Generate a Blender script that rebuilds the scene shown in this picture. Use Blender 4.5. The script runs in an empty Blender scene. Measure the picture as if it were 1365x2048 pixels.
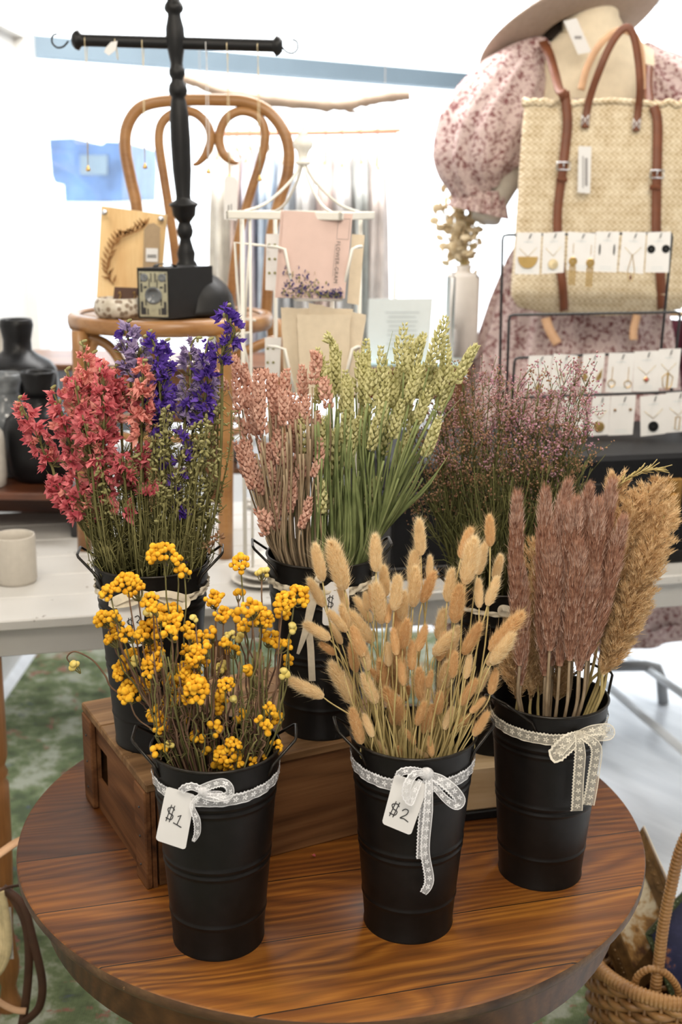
import bpy, math, random
import numpy as np
from mathutils import Vector, Matrix
random.seed(7); rng = np.random.default_rng(7)
SC = bpy.context.scene; COL = SC.collection
PI = math.pi
# ------------------------------------------------------------------ camera
TH, FPX, ROLL = .2539, 2400., .0111
c_ = math.sqrt(1-ROLL*ROLL)
CF = np.array([0, math.cos(TH), -math.sin(TH)]); D0 = np.array([0, -math.sin(TH), -math.cos(TH)])
CR = c_*np.array([1., 0, 0])-ROLL*D0; CD = ROLL*np.array([1., 0, 0])+c_*D0
CP = np.array([0, 0, 1.70])
cam = bpy.data.objects.new('camera', bpy.data.cameras.new('camera')); COL.objects.link(cam)
mw = Matrix.Identity(4)
for i in range(3):
    mw[i][0] = CR[i]; mw[i][1] = -CD[i]; mw[i][2] = -CF[i]; mw[i][3] = CP[i]
cam.matrix_world = mw
cam.data.sensor_fit = 'VERTICAL'; cam.data.sensor_height = 36; cam.data.lens = FPX/2048*36
cam.data.dof.use_dof = True; cam.data.dof.focus_distance = 1.62; cam.data.dof.aperture_fstop = 4.8
cam.data.clip_start = .02; SC.camera = cam
# ------------------------------------------------------------------ world and lights
SC.view_settings.view_transform = 'Standard'; SC.view_settings.look = 'None'
SC.view_settings.gamma = 1; SC.view_settings.use_curve_mapping = False
SC.view_settings.exposure = 0.0
w = bpy.data.worlds.new('world'); SC.world = w; w.use_nodes = True
bg = w.node_tree.nodes['Background']; bg.inputs[0].default_value = (.90, .96, 1, 1); bg.inputs[1].default_value = 3.6
def area(name, loc, tgt, sx, sy, power, col):
    l = bpy.data.lights.new(name, 'AREA'); l.shape = 'RECTANGLE'; l.size = sx; l.size_y = sy; l.energy = power; l.color = col
    o = bpy.data.objects.new(name, l); COL.objects.link(o); o.location = loc
    o.rotation_euler = (Vector(tgt)-Vector(loc)).to_track_quat('-Z', 'Y').to_euler(); return o
area('ceiling_light_front', (.15, .2, 2.93), (0, 1.5, .9), .9, .9, 56, (1, .90, .76))
area('ceiling_light_middle', (.9, 2.1, 2.93), (.7, 2.5, 1), 1.1, .9, 27, (1, .92, .80))
area('ceiling_light_left', (-1.0, 1.6, 2.93), (-.6, 2.0, 1), .8, .8, 16, (1, .90, .76))
area('front_fill_light', (-.6, -2.2, 2.0), (.1, 2, .9), 1.6, 1.2, 30, (1, .93, .84))  # soft fill added behind the camera; the front wall has no window
area('ceiling_light_back', (.1, 3.9, 2.93), (.1, 4.2, .9), 2.4, .8, 95, (1, .98, .96))
# ------------------------------------------------------------------ pixel helpers (photograph 1365x2048 -> world)
def ray(px, py): return CF+CR*((px-682.5)/FPX)+CD*((py-1024)/FPX)
def W(px, py, Y): r = ray(px, py); return CP+r*(Y/r[1])
def Z(px, py, z): r = ray(px, py); return CP+r*((z-1.7)/r[2])
# ------------------------------------------------------------------ mesh building
def nrm(v): v = np.asarray(v, float); return v/(np.linalg.norm(v)+1e-12)
def frame(d):
    d = nrm(d); a = np.array([0, 0, 1.]) if abs(d[2]) < .9 else np.array([1., 0, 0])
    x = nrm(np.cross(a, d)); return x, np.cross(d, x), d
class MB:
    def __init__(s): s.v = []; s.f = []; s.n = 0; s.uv = []
    def add(s, v, f):
        v = np.asarray(v, float).reshape(-1, 3); s.v.append(v)
        for q in f: s.f.append(tuple(int(i)+s.n for i in q))
        s.n += len(v); return s
    def box(s, c, size, rz=0, bev=.0, rot=None):
        c = np.asarray(c, float); h = np.asarray(size, float)/2
        b = min(bev, min(h)*.95)
        if b <= 0:
            P = np.array([(x, y, z) for x in (-1, 1) for y in (-1, 1) for z in (-1, 1)])*h
            Fq = [(0, 1, 3, 2), (4, 6, 7, 5), (0, 4, 5, 1), (2, 3, 7, 6), (0, 2, 6, 4), (1, 5, 7, 3)]
        else:
            P = []; idx = {}
            for x in (-1, 1):
                for y in (-1, 1):
                    for z in (-1, 1):
                        for k in range(3):
                            p = np.array([x, y, z])*h; q = np.array([x, y, z])*b; q[k] = 0; idx[(x, y, z, k)] = len(P); P.append(p-q)
            P = np.array(P); Fq = []
            for k in range(3):
                a, d = [(1, 2), (0, 2), (0, 1)][k]
                for sg in (-1, 1):
                    q = []
                    for (u, v2) in ((-1, -1), (1, -1), (1, 1), (-1, 1)):
                        t = [0, 0, 0]; t[k] = sg; t[a] = u; t[d] = v2; q.append(idx[(t[0], t[1], t[2], k)])
                    Fq.append(q if (sg > 0) == (k != 1) else q[::-1])
            for k in range(3):
                a, d = [(1, 2), (0, 2), (0, 1)][k]
                for u in (-1, 1):
                    for v2 in (-1, 1):
                        t0 = [0, 0, 0]; t1 = [0, 0, 0]; t0[k] = -1; t1[k] = 1
                        for t in (t0, t1): t[a] = u; t[d] = v2
                        Fq.append((idx[(*t0, a)], idx[(*t1, a)], idx[(*t1, d)], idx[(*t0, d)]))
            for x in (-1, 1):
                for y in (-1, 1):
                    for z in (-1, 1): Fq.append(tuple(idx[(x, y, z, k)] for k in range(3)))
        if rot is not None: P = P@np.asarray(rot).T
        if rz:
            cs, sn = math.cos(rz), math.sin(rz); P = P@np.array([[cs, -sn, 0], [sn, cs, 0], [0, 0, 1]]).T
        return s.add(P+c, Fq)
    def tube(s, pts, r, n=6, cap=True, flat=1.0):
        pts = np.asarray(pts, float); m = len(pts); r = np.broadcast_to(np.asarray(r, float), (m,))
        T = np.gradient(pts, axis=0); T /= (np.linalg.norm(T, axis=1)[:, None]+1e-12)
        x, y, _ = frame(T[0]); V = []
        for i in range(m):
            x = nrm(x-T[i]*(x@T[i])); y = np.cross(T[i], x)
            a = np.arange(n)*2*PI/n
            V.append(pts[i]+r[i]*(np.cos(a)[:, None]*x+flat*np.sin(a)[:, None]*y))
        Fq = [(i*n+j, i*n+(j+1) % n, (i+1)*n+(j+1) % n, (i+1)*n+j) for i in range(m-1) for j in range(n)]
        if cap: Fq += [tuple(range(n))[::-1], tuple((m-1)*n+j for j in range(n))]
        return s.add(np.concatenate(V), Fq)
    def lathe(s, prof, c=(0, 0, 0), n=32, axis=None, cap=False, jit=0):
        c = np.asarray(c, float); a = np.arange(n)*2*PI/n
        if axis is None: x, y, z = np.eye(3)
        else: x, y, z = frame(axis)
        V = [c+z*h+r*(np.cos(a)[:, None]*x+np.sin(a)[:, None]*y) for r, h in prof]; m = len(prof)
        Fq = [(i*n+j, i*n+(j+1) % n, (i+1)*n+(j+1) % n, (i+1)*n+j) for i in range(m-1) for j in range(n)]
        if cap: Fq += [tuple(range(n))[::-1], tuple((m-1)*n+j for j in range(n))]
        return s.add(np.concatenate(V), Fq)
    def prism(s, poly, d, ax, thick):
        """outline in world points, extruded by vector"""
        P = np.asarray(poly, float); n = len(P); e = nrm(ax)*thick
        Fq = [tuple(range(n)), tuple(range(2*n-1, n-1, -1))]+[(i, i+n, (i+1) % n+n, (i+1) % n) for i in range(n)]
        return s.add(np.concatenate([P, P+e]), Fq)
    def ribbon(s, pts, wd, nor, th=0.0):
        """strip along pts, width vector = cross(tangent, normal); with uv"""
        pts = np.asarray(pts, float); m = len(pts); wd = np.broadcast_to(np.asarray(wd, float), (m,))
        T = np.gradient(pts, axis=0); nor = np.asarray(nor, float)
        if nor.ndim == 1: nor = np.tile(nor, (m, 1))
        V = []; k = 3; L = 0; us = []
        for i in range(m):
            sd = nrm(np.cross(T[i], nor[i])); nn = nrm(nor[i])
            if i: L += np.linalg.norm(pts[i]-pts[i-1])
            for j in range(k): V.append(pts[i]+sd*wd[i]*(j/(k-1)-.5)+nn*(th/2)); us.append((L, j/(k-1)))
        Fq = [(i*k+j, (i+1)*k+j, (i+1)*k+j+1, i*k+j+1) for i in range(m-1) for j in range(k-1)]
        if th > 0:
            V2 = []
            for i in range(m):
                sd = nrm(np.cross(T[i], nor[i])); nn = nrm(nor[i])
                for j in range(k): V2.append(pts[i]+sd*wd[i]*(j/(k-1)-.5)-nn*(th/2))
            o = len(V); V += V2; us += us
            Fq += [tuple(o+a for a in q[::-1]) for q in list(Fq)]
            for i in range(m-1):
                for j, sg in ((0, 1), (k-1, -1)):
                    q = (i*k+j, i*k+j+o, (i+1)*k+j+o, (i+1)*k+j); Fq.append(q if sg > 0 else q[::-1])
            Fq += [(0, 1, 2, o+2, o+1, o), tuple((m-1)*k+a for a in (0, 1, 2))[::-1]+tuple((m-1)*k+o+a for a in (0, 1, 2))]
        base = s.n; s.add(V, Fq); s.uv.append((base, us)); return s
    def grid(s, G, closed=False):
        G = np.asarray(G, float); m, n = G.shape[:2]
        Fq = [(i*n+j, i*n+(j+1) % n, (i+1)*n+(j+1) % n, (i+1)*n+j) for i in range(m-1) for j in range(n if closed else n-1)]
        return s.add(G.reshape(-1, 3), Fq)
    def ball(s, c, r, n=8, m=6, axis=None, sc=(1, 1, 1)):
        prof = [(max(1e-4, math.sin(PI*i/m))*1.0, -math.cos(PI*i/m)) for i in range(m+1)]
        x, y, z = frame(axis) if axis is not None else np.eye(3)
        a = np.arange(n)*2*PI/n; c = np.asarray(c, float); r = np.broadcast_to(np.asarray(r, float)*np.asarray(sc), (3,))
        V = [c+z*h*r[2]+q*(np.cos(a)[:, None]*x*r[0]+np.sin(a)[:, None]*y*r[1]) for q, h in prof]
        Fq = [(i*n+j, i*n+(j+1) % n, (i+1)*n+(j+1) % n, (i+1)*n+j) for i in range(m) for j in range(n)]
        return s.add(np.concatenate(V), Fq)
    def tris(s, A): # N,3,3
        A = np.asarray(A, float); n = len(A); b = s.n; s.v.append(A.reshape(-1, 3)); s.n += 3*n
        s.f += [(b+3*i, b+3*i+1, b+3*i+2) for i in range(n)]; return s
    def stamp(s, V, F, M, t):
        return s.add(V@np.asarray(M).T+t, F)
def orig(o): return np.array(o['_o']) if o and '_o' in o.keys() else np.zeros(3)
ORG = {}
def make_mesh(name, mb, org=(0, 0, 0)):
    me = bpy.data.meshes.new(name); V = np.concatenate(mb.v)-np.asarray(org)
    me.from_pydata(V.tolist(), [], mb.f); 
    if mb.uv:
        uv = me.uv_layers.new(name='UVMap'); U = np.zeros((len(V), 2))
        for b, us in mb.uv: U[b:b+len(us)] = us
        li = np.zeros(len(me.loops), int); me.loops.foreach_get('vertex_index', li); uv.data.foreach_set('uv', U[li].ravel())
    return me
def obj(name, mb, mat, parent=None, smooth=True, label=None, ang=None, base=None):
    """links mesh builder as one object (a part of parent, or top-level)"""
    org = ORG.get(parent.name, np.zeros(3)) if parent else (np.asarray(base, float) if base is not None else np.zeros(3))
    me = make_mesh(name, mb, org); me.materials.append(mat)
    o = bpy.data.objects.new(name, me); COL.objects.link(o)
    if parent: o.parent = parent
    else: o.location = org
    ORG[o.name] = org
    if smooth:
        me.polygons.foreach_set('use_smooth', [True]*len(me.polygons))
        if ang: me.set_sharp_from_angle(angle=math.radians(ang))
    if label: o['label'] = label
    return o
def tag(o, label, cat, group=None):
    o['label'] = label; o['category'] = cat
    if group: o['group'] = group
    return o
def thing(name, loc, label, cat, group=None):
    o = bpy.data.objects.new(name, None); COL.objects.link(o); o.location = loc; o.empty_display_size = .02
    ORG[o.name] = np.array(loc, float); return tag(o, label, cat, group)
def struct(name, mb, mat, **k):
    o = obj(name, mb, mat, **k); o['kind'] = 'structure'; return o
# ------------------------------------------------------------------ materials
class N:
    """tiny node helper"""
    def __init__(s, name):
        s.m = bpy.data.materials.new(name); s.m.use_nodes = True; s.t = s.m.node_tree; s.b = s.t.nodes['Principled BSDF']; s.out = s.t.nodes['Material Output']
    def n(s, typ, **k):
        d = s.t.nodes.new(typ)
        for a, v in k.items():
            if a.startswith('i_'):
                key = a[2:]; key = int(key) if key.isdigit() else key.replace('_', ' ')
                if isinstance(v, tuple) and len(v) == 2 and hasattr(v[0], 'outputs'): s.t.links.new(v[0].outputs[v[1]], d.inputs[key])
                elif hasattr(v, 'outputs'): s.t.links.new(v.outputs[0], d.inputs[key])
                else: d.inputs[key].default_value = v
            else: setattr(d, a, v)
        return d
    def math(s, op, a, b=None, c=None):
        k = dict(operation=op, i_0=a)
        if b is not None: k['i_1'] = b
        if c is not None: k['i_2'] = c
        return s.n('ShaderNodeMath', **k)
    def ramp(s, fac, stops, interp='LINEAR'):
        r = s.n('ShaderNodeValToRGB', i_0=fac); cr = r.color_ramp; cr.interpolation = interp
        while len(cr.elements) < len(stops): cr.elements.new(.5)
        for e, (p, col) in zip(cr.elements, stops): e.position = p; e.color = (*col, 1)
        return r
    def obj(s, scale=(1, 1, 1), rot=(0, 0, 0), loc=(0, 0, 0)):
        tc = s.n('ShaderNodeTexCoord'); return s.n('ShaderNodeMapping', i_0=(tc, 3), i_Scale=scale, i_Rotation=rot, i_Location=loc)
    def noise(s, vec, scale=5, detail=4, rough=.5, dist=0.):
        return s.n('ShaderNodeTexNoise', i_Vector=vec, i_Scale=scale, i_Detail=detail, i_Roughness=rough, i_Distortion=dist)
    def mix(s, fac, a, b):
        d = s.t.nodes.new('ShaderNodeMix'); d.data_type = 'RGBA'
        for i, v in ((0, fac), (6, a), (7, b)):
            if hasattr(v, 'outputs'): s.t.links.new(v.outputs[2 if v.bl_idname == 'ShaderNodeMix' else 0], d.inputs[i])
            else: d.inputs[i].default_value = v if i == 0 or len(v) == 4 else (*v, 1)
        return d
    def link(s, a, key, out=0):
        if a.bl_idname == 'ShaderNodeMix': out = 2
        s.t.links.new(a.outputs[out], s.b.inputs[key])
    def bump(s, h, strength=.3, dist=.002):
        b = s.n('ShaderNodeBump', i_Height=h, i_Strength=strength, i_Distance=dist); s.t.links.new(b.outputs[0], s.b.inputs['Normal'])
def plain(name, col, rough=.6, metal=0., var=.12, vs=30., bump=0., bs=200., sss=0., trans=0., spec=.5, coat=0.):
    n = N(name); v = n.obj(); t = n.noise(v, vs, 3)
    c2 = tuple(min(1, x*(1+var)) for x in col); c1 = tuple(x*(1-var) for x in col)
    n.link(n.ramp(t, [(.3, c1), (.7, c2)]), 'Base Color'); n.b.inputs['Roughness'].default_value = rough; n.b.inputs['Metallic'].default_value = metal
    n.b.inputs['Specular IOR Level'].default_value = spec; n.b.inputs['Coat Weight'].default_value = coat
    if trans:
        tr = n.n('ShaderNodeBsdfTranslucent'); n.t.links.new(n.t.nodes['Color Ramp'].outputs[0], tr.inputs[0])
        mx = n.n('ShaderNodeMixShader', i_0=trans); n.t.links.new(n.b.outputs[0], mx.inputs[1]); n.t.links.new(tr.outputs[0], mx.inputs[2]); n.t.links.new(mx.outputs[0], n.out.inputs[0])
    if bump: n.bump(n.noise(n.obj(), bs, 3), bump, .001)
    return n.m
def petal(name, c1, c2, vs=120., trans=.35, rough=.8):
    n = N(name); v = n.obj(); t = n.noise(v, vs, 2)
    r = n.ramp(t, [(.3, c1), (.72, c2)]); n.link(r, 'Base Color'); n.b.inputs['Roughness'].default_value = rough; n.b.inputs['Specular IOR Level'].default_value = .2
    tr = n.n('ShaderNodeBsdfTranslucent'); n.t.links.new(r.outputs[0], tr.inputs[0])
    mx = n.n('ShaderNodeMixShader', i_0=trans); n.t.links.new(n.b.outputs[0], mx.inputs[1]); n.t.links.new(tr.outputs[0], mx.inputs[2]); n.t.links.new(mx.outputs[0], n.out.inputs[0])
    return n.m
def wood(name, dark, mid, light, rz=0., grain=9., bands=11., rough=.45, plank=0., coat=0., scale=1., axis='x', wear=.0, off=0., poff=0., spec=.4, tones=None, lines=14):
    """long grain along local x (or z)"""
    n = N(name); rot = (0, 0, -rz) if axis == 'x' else (0, PI/2, 0)
    tc = n.n('ShaderNodeTexCoord'); mp = n.n('ShaderNodeMapping', i_0=(tc, 3), i_Rotation=rot, i_Scale=(scale, scale, scale), i_Location=(off, 0, 0))
    sep = n.n('ShaderNodeSeparateXYZ', i_0=mp)
    if plank:
        pv = n.math('DIVIDE', n.math('ADD', (sep, 1), poff), plank); fl = n.math('FLOOR', pv); wn = n.n('ShaderNodeTexWhiteNoise', noise_dimensions='1D', i_W=fl)
        fr = n.math('FRACT', pv); seam = n.math('LESS_THAN', n.math('ABSOLUTE', n.math('SUBTRACT', fr, .5)), .493)
    else: wn = n.n('ShaderNodeValue'); wn.outputs[0].default_value = .4; seam = None
    x2 = n.math('ADD', n.math('MULTIPLY', (sep, 0), 1.3), n.math('MULTIPLY', wn, 7.3)); y2 = n.math('MULTIPLY', (sep, 1), grain); z2 = n.math('MULTIPLY', (sep, 2), grain)
    cb = n.n('ShaderNodeCombineXYZ', i_0=x2, i_1=y2, i_2=z2)
    big = n.noise(cb, 1.1, 2, .45, .3)
    ring = n.math('POWER', n.math('PINGPONG', n.math('ADD', n.math('MULTIPLY', big, bands), n.math('MULTIPLY', (sep, 1), lines)), .5), 1.6); ring = n.math('MULTIPLY', ring, 2.6)
    cb2 = n.n('ShaderNodeCombineXYZ', i_0=n.math('MULTIPLY', (sep, 0), 6), i_1=n.math('MULTIPLY', (sep, 1), 190), i_2=n.math('MULTIPLY', (sep, 2), 190))
    fine = n.noise(cb2, 1, 3, .6)
    cb3 = n.n('ShaderNodeCombineXYZ', i_0=n.math('MULTIPLY', (sep, 0), 3), i_1=n.math('MULTIPLY', (sep, 1), 14), i_2=n.math('MULTIPLY', (sep, 2), 14))
    mott = n.noise(cb3, 1, 3, .6)
    f = n.math('ADD', n.math('MULTIPLY', ring, .44), n.math('MULTIPLY', fine, .70))
    r = n.ramp(f, [(.18, light), (.50, mid), (.90, dark)])
    r2 = n.ramp(mott, [(.3, dark), (.5, mid), (.75, light)])
    c = n.mix(.45, r, r2)
    if plank:
        tone = n.mix(n.math('MULTIPLY', wn, .45), c, (*[x*.55 for x in mid], 1)); c = n.mix(seam, tuple(x*.25 for x in dark), tone)
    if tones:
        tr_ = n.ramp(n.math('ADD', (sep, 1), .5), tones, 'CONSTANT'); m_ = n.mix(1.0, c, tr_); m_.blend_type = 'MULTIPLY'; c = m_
    if wear:
        wv = n.noise(n.obj(), 40, 6, .7); wf = n.math('GREATER_THAN', wv, 1-wear); c = n.mix(n.math('MULTIPLY', wf, .5), c, tuple(min(1, x*2.2) for x in light))
    n.link(c, 'Base Color'); n.b.inputs['Roughness'].default_value = rough; n.b.inputs['Coat Weight'].default_value = coat; n.b.inputs['Coat Roughness'].default_value = .3; n.b.inputs['Specular IOR Level'].default_value = spec
    n.bump(f, .25, .0006); return n.m
M = {}
M['black'] = plain('bucket_black', (.0055, .0046, .0042), .40, 0, .25, 60, spec=.26)
M['blackrim'] = plain('rim_worn_black', (.02, .017, .014), .32, .6, .5, 90)
M['matte'] = plain('matte_black', (.006, .006, .0065), .45, 0, .2, 40, .15, 300, spec=.3)
M['ceramic'] = plain('black_ceramic', (.007, .007, .008), .35, 0, .3, 40, .3, 160, spec=.25)
M['chrome'] = plain('polished_metal', (.6, .62, .66), .2, 1, .05)
M['gold'] = plain('brass', (.62, .42, .16), .3, 1, .1)
M['goldpale'] = plain('pale_gold_wire', (.72, .60, .38), .35, .8, .1)
M['white'] = plain('white_paint', (.74, .73, .70), .5, 0, .03, 12)
M['wall'] = plain('wall_white', (.66, .655, .64), .8, 0, .02, 4)
M['card'] = plain('white_card', (.70, .69, .68), .7, 0, .02)
M['kraft'] = plain('kraft_card', (.36, .26, .16), .85, 0, .06, 80)
M['ink'] = plain('black_ink', (.02, .02, .022), .5, 0, 0)
M['greyink'] = plain('grey_ink', (.25, .24, .24), .7, 0, 0)
M['offwhite'] = plain('off_white_enamel', (.74, .72, .66), .4, 0, .03)
M['cream'] = plain('cream_jersey', (.74, .64, .48), .9, 0, .04, 50)
M['hat'] = plain('taupe_felt', (.37, .285, .23), .95, 0, .06, 60, .2, 300)
M['leather'] = plain('tan_leather', (.15, .045, .016), .5, 0, .18, 25)
M['leatherdark'] = plain('brown_leather', (.075, .032, .018), .5, 0, .2, 25)
M['leatherpale'] = plain('pale_leather', (.55, .33, .19), .6, 0, .1, 25)
M['glassy'] = plain('grey_glaze', (.13, .14, .15), .15, 0, .5, 22)
M['stone'] = plain('white_stoneware', (.62, .59, .54), .45, 0, .08, 60)
M['mug'] = plain('grey_beige_stoneware', (.50, .46, .40), .6, 0, .05, 70)
M['steel'] = plain('grey_painted_steel', (.30, .31, .32), .45, 0, .05)
M['rail'] = plain('satin_white_rail', (.88, .92, .98), .3, 0, .03)
M['vasewhite'] = plain('matte_white_vase', (.72, .68, .64), .6, 0, .03)
M['bentwood'] = wood('bentwood_honey', (.14, .055, .016), (.33, .16, .055), (.44, .24, .09), grain=5, bands=3, rough=.32, coat=.3)
M['legwood'] = wood('orange_turned_wood', (.09, .032, .009), (.24, .10, .03), (.34, .16, .05), grain=5, bands=3, rough=.4, axis='z')
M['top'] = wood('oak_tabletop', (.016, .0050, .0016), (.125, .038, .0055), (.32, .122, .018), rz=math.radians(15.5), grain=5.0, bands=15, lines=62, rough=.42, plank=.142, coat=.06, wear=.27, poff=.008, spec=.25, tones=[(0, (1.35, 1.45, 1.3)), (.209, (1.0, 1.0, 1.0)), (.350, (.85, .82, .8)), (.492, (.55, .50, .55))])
M['apron'] = wood('oak_apron', (.010, .005, .003), (.085, .034, .012), (.19, .085, .03), grain=5, bands=12, lines=40, rough=.45)
M['edge'] = wood('worn_edge', (.02, .010, .005), (.09, .045, .02), (.20, .115, .05), grain=4, bands=5, rough=.5, wear=.3)
M['crate'] = wood('old_crate_wood', (.016, .006, .003), (.11, .043, .015), (.22, .10, .04), rz=math.radians(118), grain=8, bands=7, rough=.7, wear=.27, spec=.2)
M['cratelid'] = wood('old_crate_lid', (.03, .015, .006), (.16, .083, .034), (.30, .18, .085), rz=math.radians(28), grain=9, bands=6, rough=.7, wear=.30, spec=.2)
M['cratelong'] = wood('old_crate_board', (.018, .008, .003), (.12, .050, .018), (.22, .11, .045), rz=math.radians(28), grain=7, bands=9, rough=.6, wear=.27, spec=.2)
M['pale'] = wood('pale_pine', (.42, .27, .13), (.62, .44, .25), (.72, .56, .36), rz=.2, grain=6, bands=5, rough=.6)
M['plaque'] = wood('light_plaque_wood', (.60, .36, .15), (.78, .55, .27), (.86, .68, .40), grain=9, bands=2.5, rough=.5, axis='z')
M['darkwood'] = wood('red_brown_wood', (.03, .010, .006), (.10, .032, .014), (.18, .06, .025), grain=6, bands=6, rough=.3, coat=.3)
M['midwood'] = wood('brown_sideboard', (.05, .02, .01), (.17, .07, .03), (.26, .12, .05), grain=6, bands=5, rough=.35, coat=.2)
def painted():
    n = N('chippy_white_paint'); v = n.obj(); a = n.noise(v, 14, 8, .75); b = n.noise(v, 3, 3)
    sc = n.math('GREATER_THAN', a, .65)
    base = n.ramp(b, [(.3, (.46, .445, .42)), (.7, (.62, .61, .59))])
    n.link(n.mix(sc, base, (.10, .06, .04)), 'Base Color'); n.b.inputs['Roughness'].default_value = .38; n.bump(a, .15, .001); return n.m
M['chippy'] = painted()
def rug():
    n = N('green_distressed_rug'); v = n.obj(); a = n.noise(v, 7, 7, .72); b = n.noise(v, 30, 4, .7); cc = n.noise(v, 8, 4, .6, 1.5)
    base = n.ramp(a, [(.40, (.040, .068, .020)), (.5, (.12, .165, .06)), (.60, (.36, .38, .30))])
    red = n.math('MULTIPLY', n.math('GREATER_THAN', cc, .60), n.math('GREATER_THAN', b, .5))
    c1 = n.mix(n.math('MULTIPLY', red, .75), base, (.30, .07, .06))
    blu = n.math('MULTIPLY', n.math('LESS_THAN', cc, .36), n.math('GREATER_THAN', b, .52))
    c2 = n.mix(n.math('MULTIPLY', blu, .6), c1, (.05, .07, .13))
    wv = n.n('ShaderNodeTexWave', wave_type='BANDS', bands_direction='X', i_Vector=v, i_Scale=60, i_Distortion=.6); wv2 = n.n('ShaderNodeTexWave', wave_type='BANDS', bands_direction='Y', i_Vector=v, i_Scale=60, i_Distortion=.6)
    wm = n.math('MULTIPLY', wv, wv2); c3 = n.mix(n.math('MULTIPLY', wm, .4), c2, (.36, .36, .30))
    n.link(c3, 'Base Color'); n.b.inputs['Roughness'].default_value = .95; n.bump(wm, .5, .003); return n.m
M['rug'] = rug()
def vinyl():
    n = N('pale_grey_plank_floor'); v = n.obj((1, 1, 1), (0, 0, .9)); sep = n.n('ShaderNodeSeparateXYZ', i_0=v)
    cb = n.n('ShaderNodeCombineXYZ', i_0=n.math('MULTIPLY', (sep, 0), 1.2), i_1=n.math('MULTIPLY', (sep, 1), 9)); a = n.noise(cb, 1.6, 4, .6)
    n.link(n.ramp(a, [(.35, (.66, .70, .76)), (.65, (.84, .88, .94))]), 'Base Color'); n.b.inputs['Roughness'].default_value = .28; return n.m
M['floor'] = vinyl()
def floral():
    n = N('mauve_floral_cotton'); v = n.obj(); a = n.noise(v, 56, 5, .72, 1.2); b = n.n('ShaderNodeTexVoronoi', i_Vector=v, i_Scale=70, feature='F1')
    f = n.math('ADD', a, n.math('MULTIPLY', (b, 0), -.16)); r = n.ramp(f, [(.425, (.54, .42, .40)), (.485, (.19, .075, .075))]); n.link(r, 'Base Color'); n.b.inputs['Roughness'].default_value = .9; n.bump(n.noise(v, 18, 3), .4, .006)
    return n.m
M['floral'] = floral()
def straw():
    n = N('woven_palm_straw'); v = n.obj(); sep = n.n('ShaderNodeSeparateXYZ', i_0=v)
    zz = n.math('MULTIPLY', (sep, 2), 44); row = n.math('FRACT', zz); odd = n.math('MODULO', n.math('FLOOR', zz), 2)
    sg = n.math('SUBTRACT', n.math('MULTIPLY', n.math('ABSOLUTE', n.math('SUBTRACT', row, .5)), 2), 0)
    ph = n.math('ADD', n.math('MULTIPLY', (sep, 0), 62), n.math('MULTIPLY', sg, 1.2)); st = n.math('FRACT', ph)
    h = n.math('MULTIPLY', n.math('PINGPONG', st, .5), n.math('ADD', n.math('MULTIPLY', row, n.math('SUBTRACT', 1, row)), .3))
    a = n.noise(v, 26, 4, .7); f = n.math('ADD', n.math('MULTIPLY', h, 1.4), n.math('MULTIPLY', a, .55))
    n.link(n.ramp(f, [(.25, (.38, .27, .14)), (.45, (.64, .53, .36)), (.75, (.82, .74, .58))]), 'Base Color'); n.b.inputs['Roughness'].default_value = .75; n.bump(h, .9, .006); return n.m
M['straw'] = straw()
def lace(name, col, dens=1.0):
    n = N(name); uv = n.n('ShaderNodeUVMap'); sep = n.n('ShaderNodeSeparateXYZ', i_0=uv)
    u = (sep, 0); v = (sep, 1)
    net = n.n('ShaderNodeCombineXYZ', i_0=n.math('MULTIPLY', u, 900), i_1=n.math('MULTIPLY', v, 16)); vo = n.n('ShaderNodeTexVoronoi', feature='DISTANCE_TO_EDGE', i_Vector=net, i_Scale=1.0)
    thread = n.math('LESS_THAN', vo, .10)
    fu = n.math('SUBTRACT', n.math('FRACT', n.math('MULTIPLY', u, 78)), .5); fv = n.math('MULTIPLY', n.math('SUBTRACT', v, .42), 1.5)
    rad = n.math('SQRT', n.math('ADD', n.math('MULTIPLY', fu, fu), n.math('MULTIPLY', fv, fv))); ang = n.math('ARCTAN2', fv, fu)
    pet = n.math('ADD', .24, n.math('MULTIPLY', n.math('COSINE', n.math('MULTIPLY', ang, 5)), .11)); fl = n.math('MULTIPLY', n.math('LESS_THAN', rad, pet), n.math('GREATER_THAN', rad, .07))
    e1 = n.math('LESS_THAN', v, .07); 
    sc = n.math('MULTIPLY', n.math('ABSOLUTE', n.math('SINE', n.math('MULTIPLY', u, 620))), .09); top = n.math('SUBTRACT', .97, sc); e2 = n.math('MULTIPLY', n.math('GREATER_THAN', v, n.math('SUBTRACT', top, .15)), n.math('LESS_THAN', v, top)); cut = n.math('GREATER_THAN', v, top)
    s1 = n.math('MAXIMUM', n.math('MAXIMUM', fl, e1), n.math('MAXIMUM', e2, n.math('MULTIPLY', thread, .55))); al = n.math('MULTIPLY', n.math('MAXIMUM', n.math('MULTIPLY', s1, .95), .26*dens), n.math('SUBTRACT', 1, cut))
    n.b.inputs['Base Color'].default_value = (*col, 1); n.b.inputs['Roughness'].default_value = .8; n.link(al, 'Alpha'); return n.m
M['lace'] = lace('white_lace', (.82, .82, .84)); M['lacecream'] = lace('cream_lace', (.74, .69, .58))
M['raffia'] = plain('cream_cotton_ribbon', (.72, .64, .50), .8, 0, .1, 90, .5, 120, trans=.15)
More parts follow.
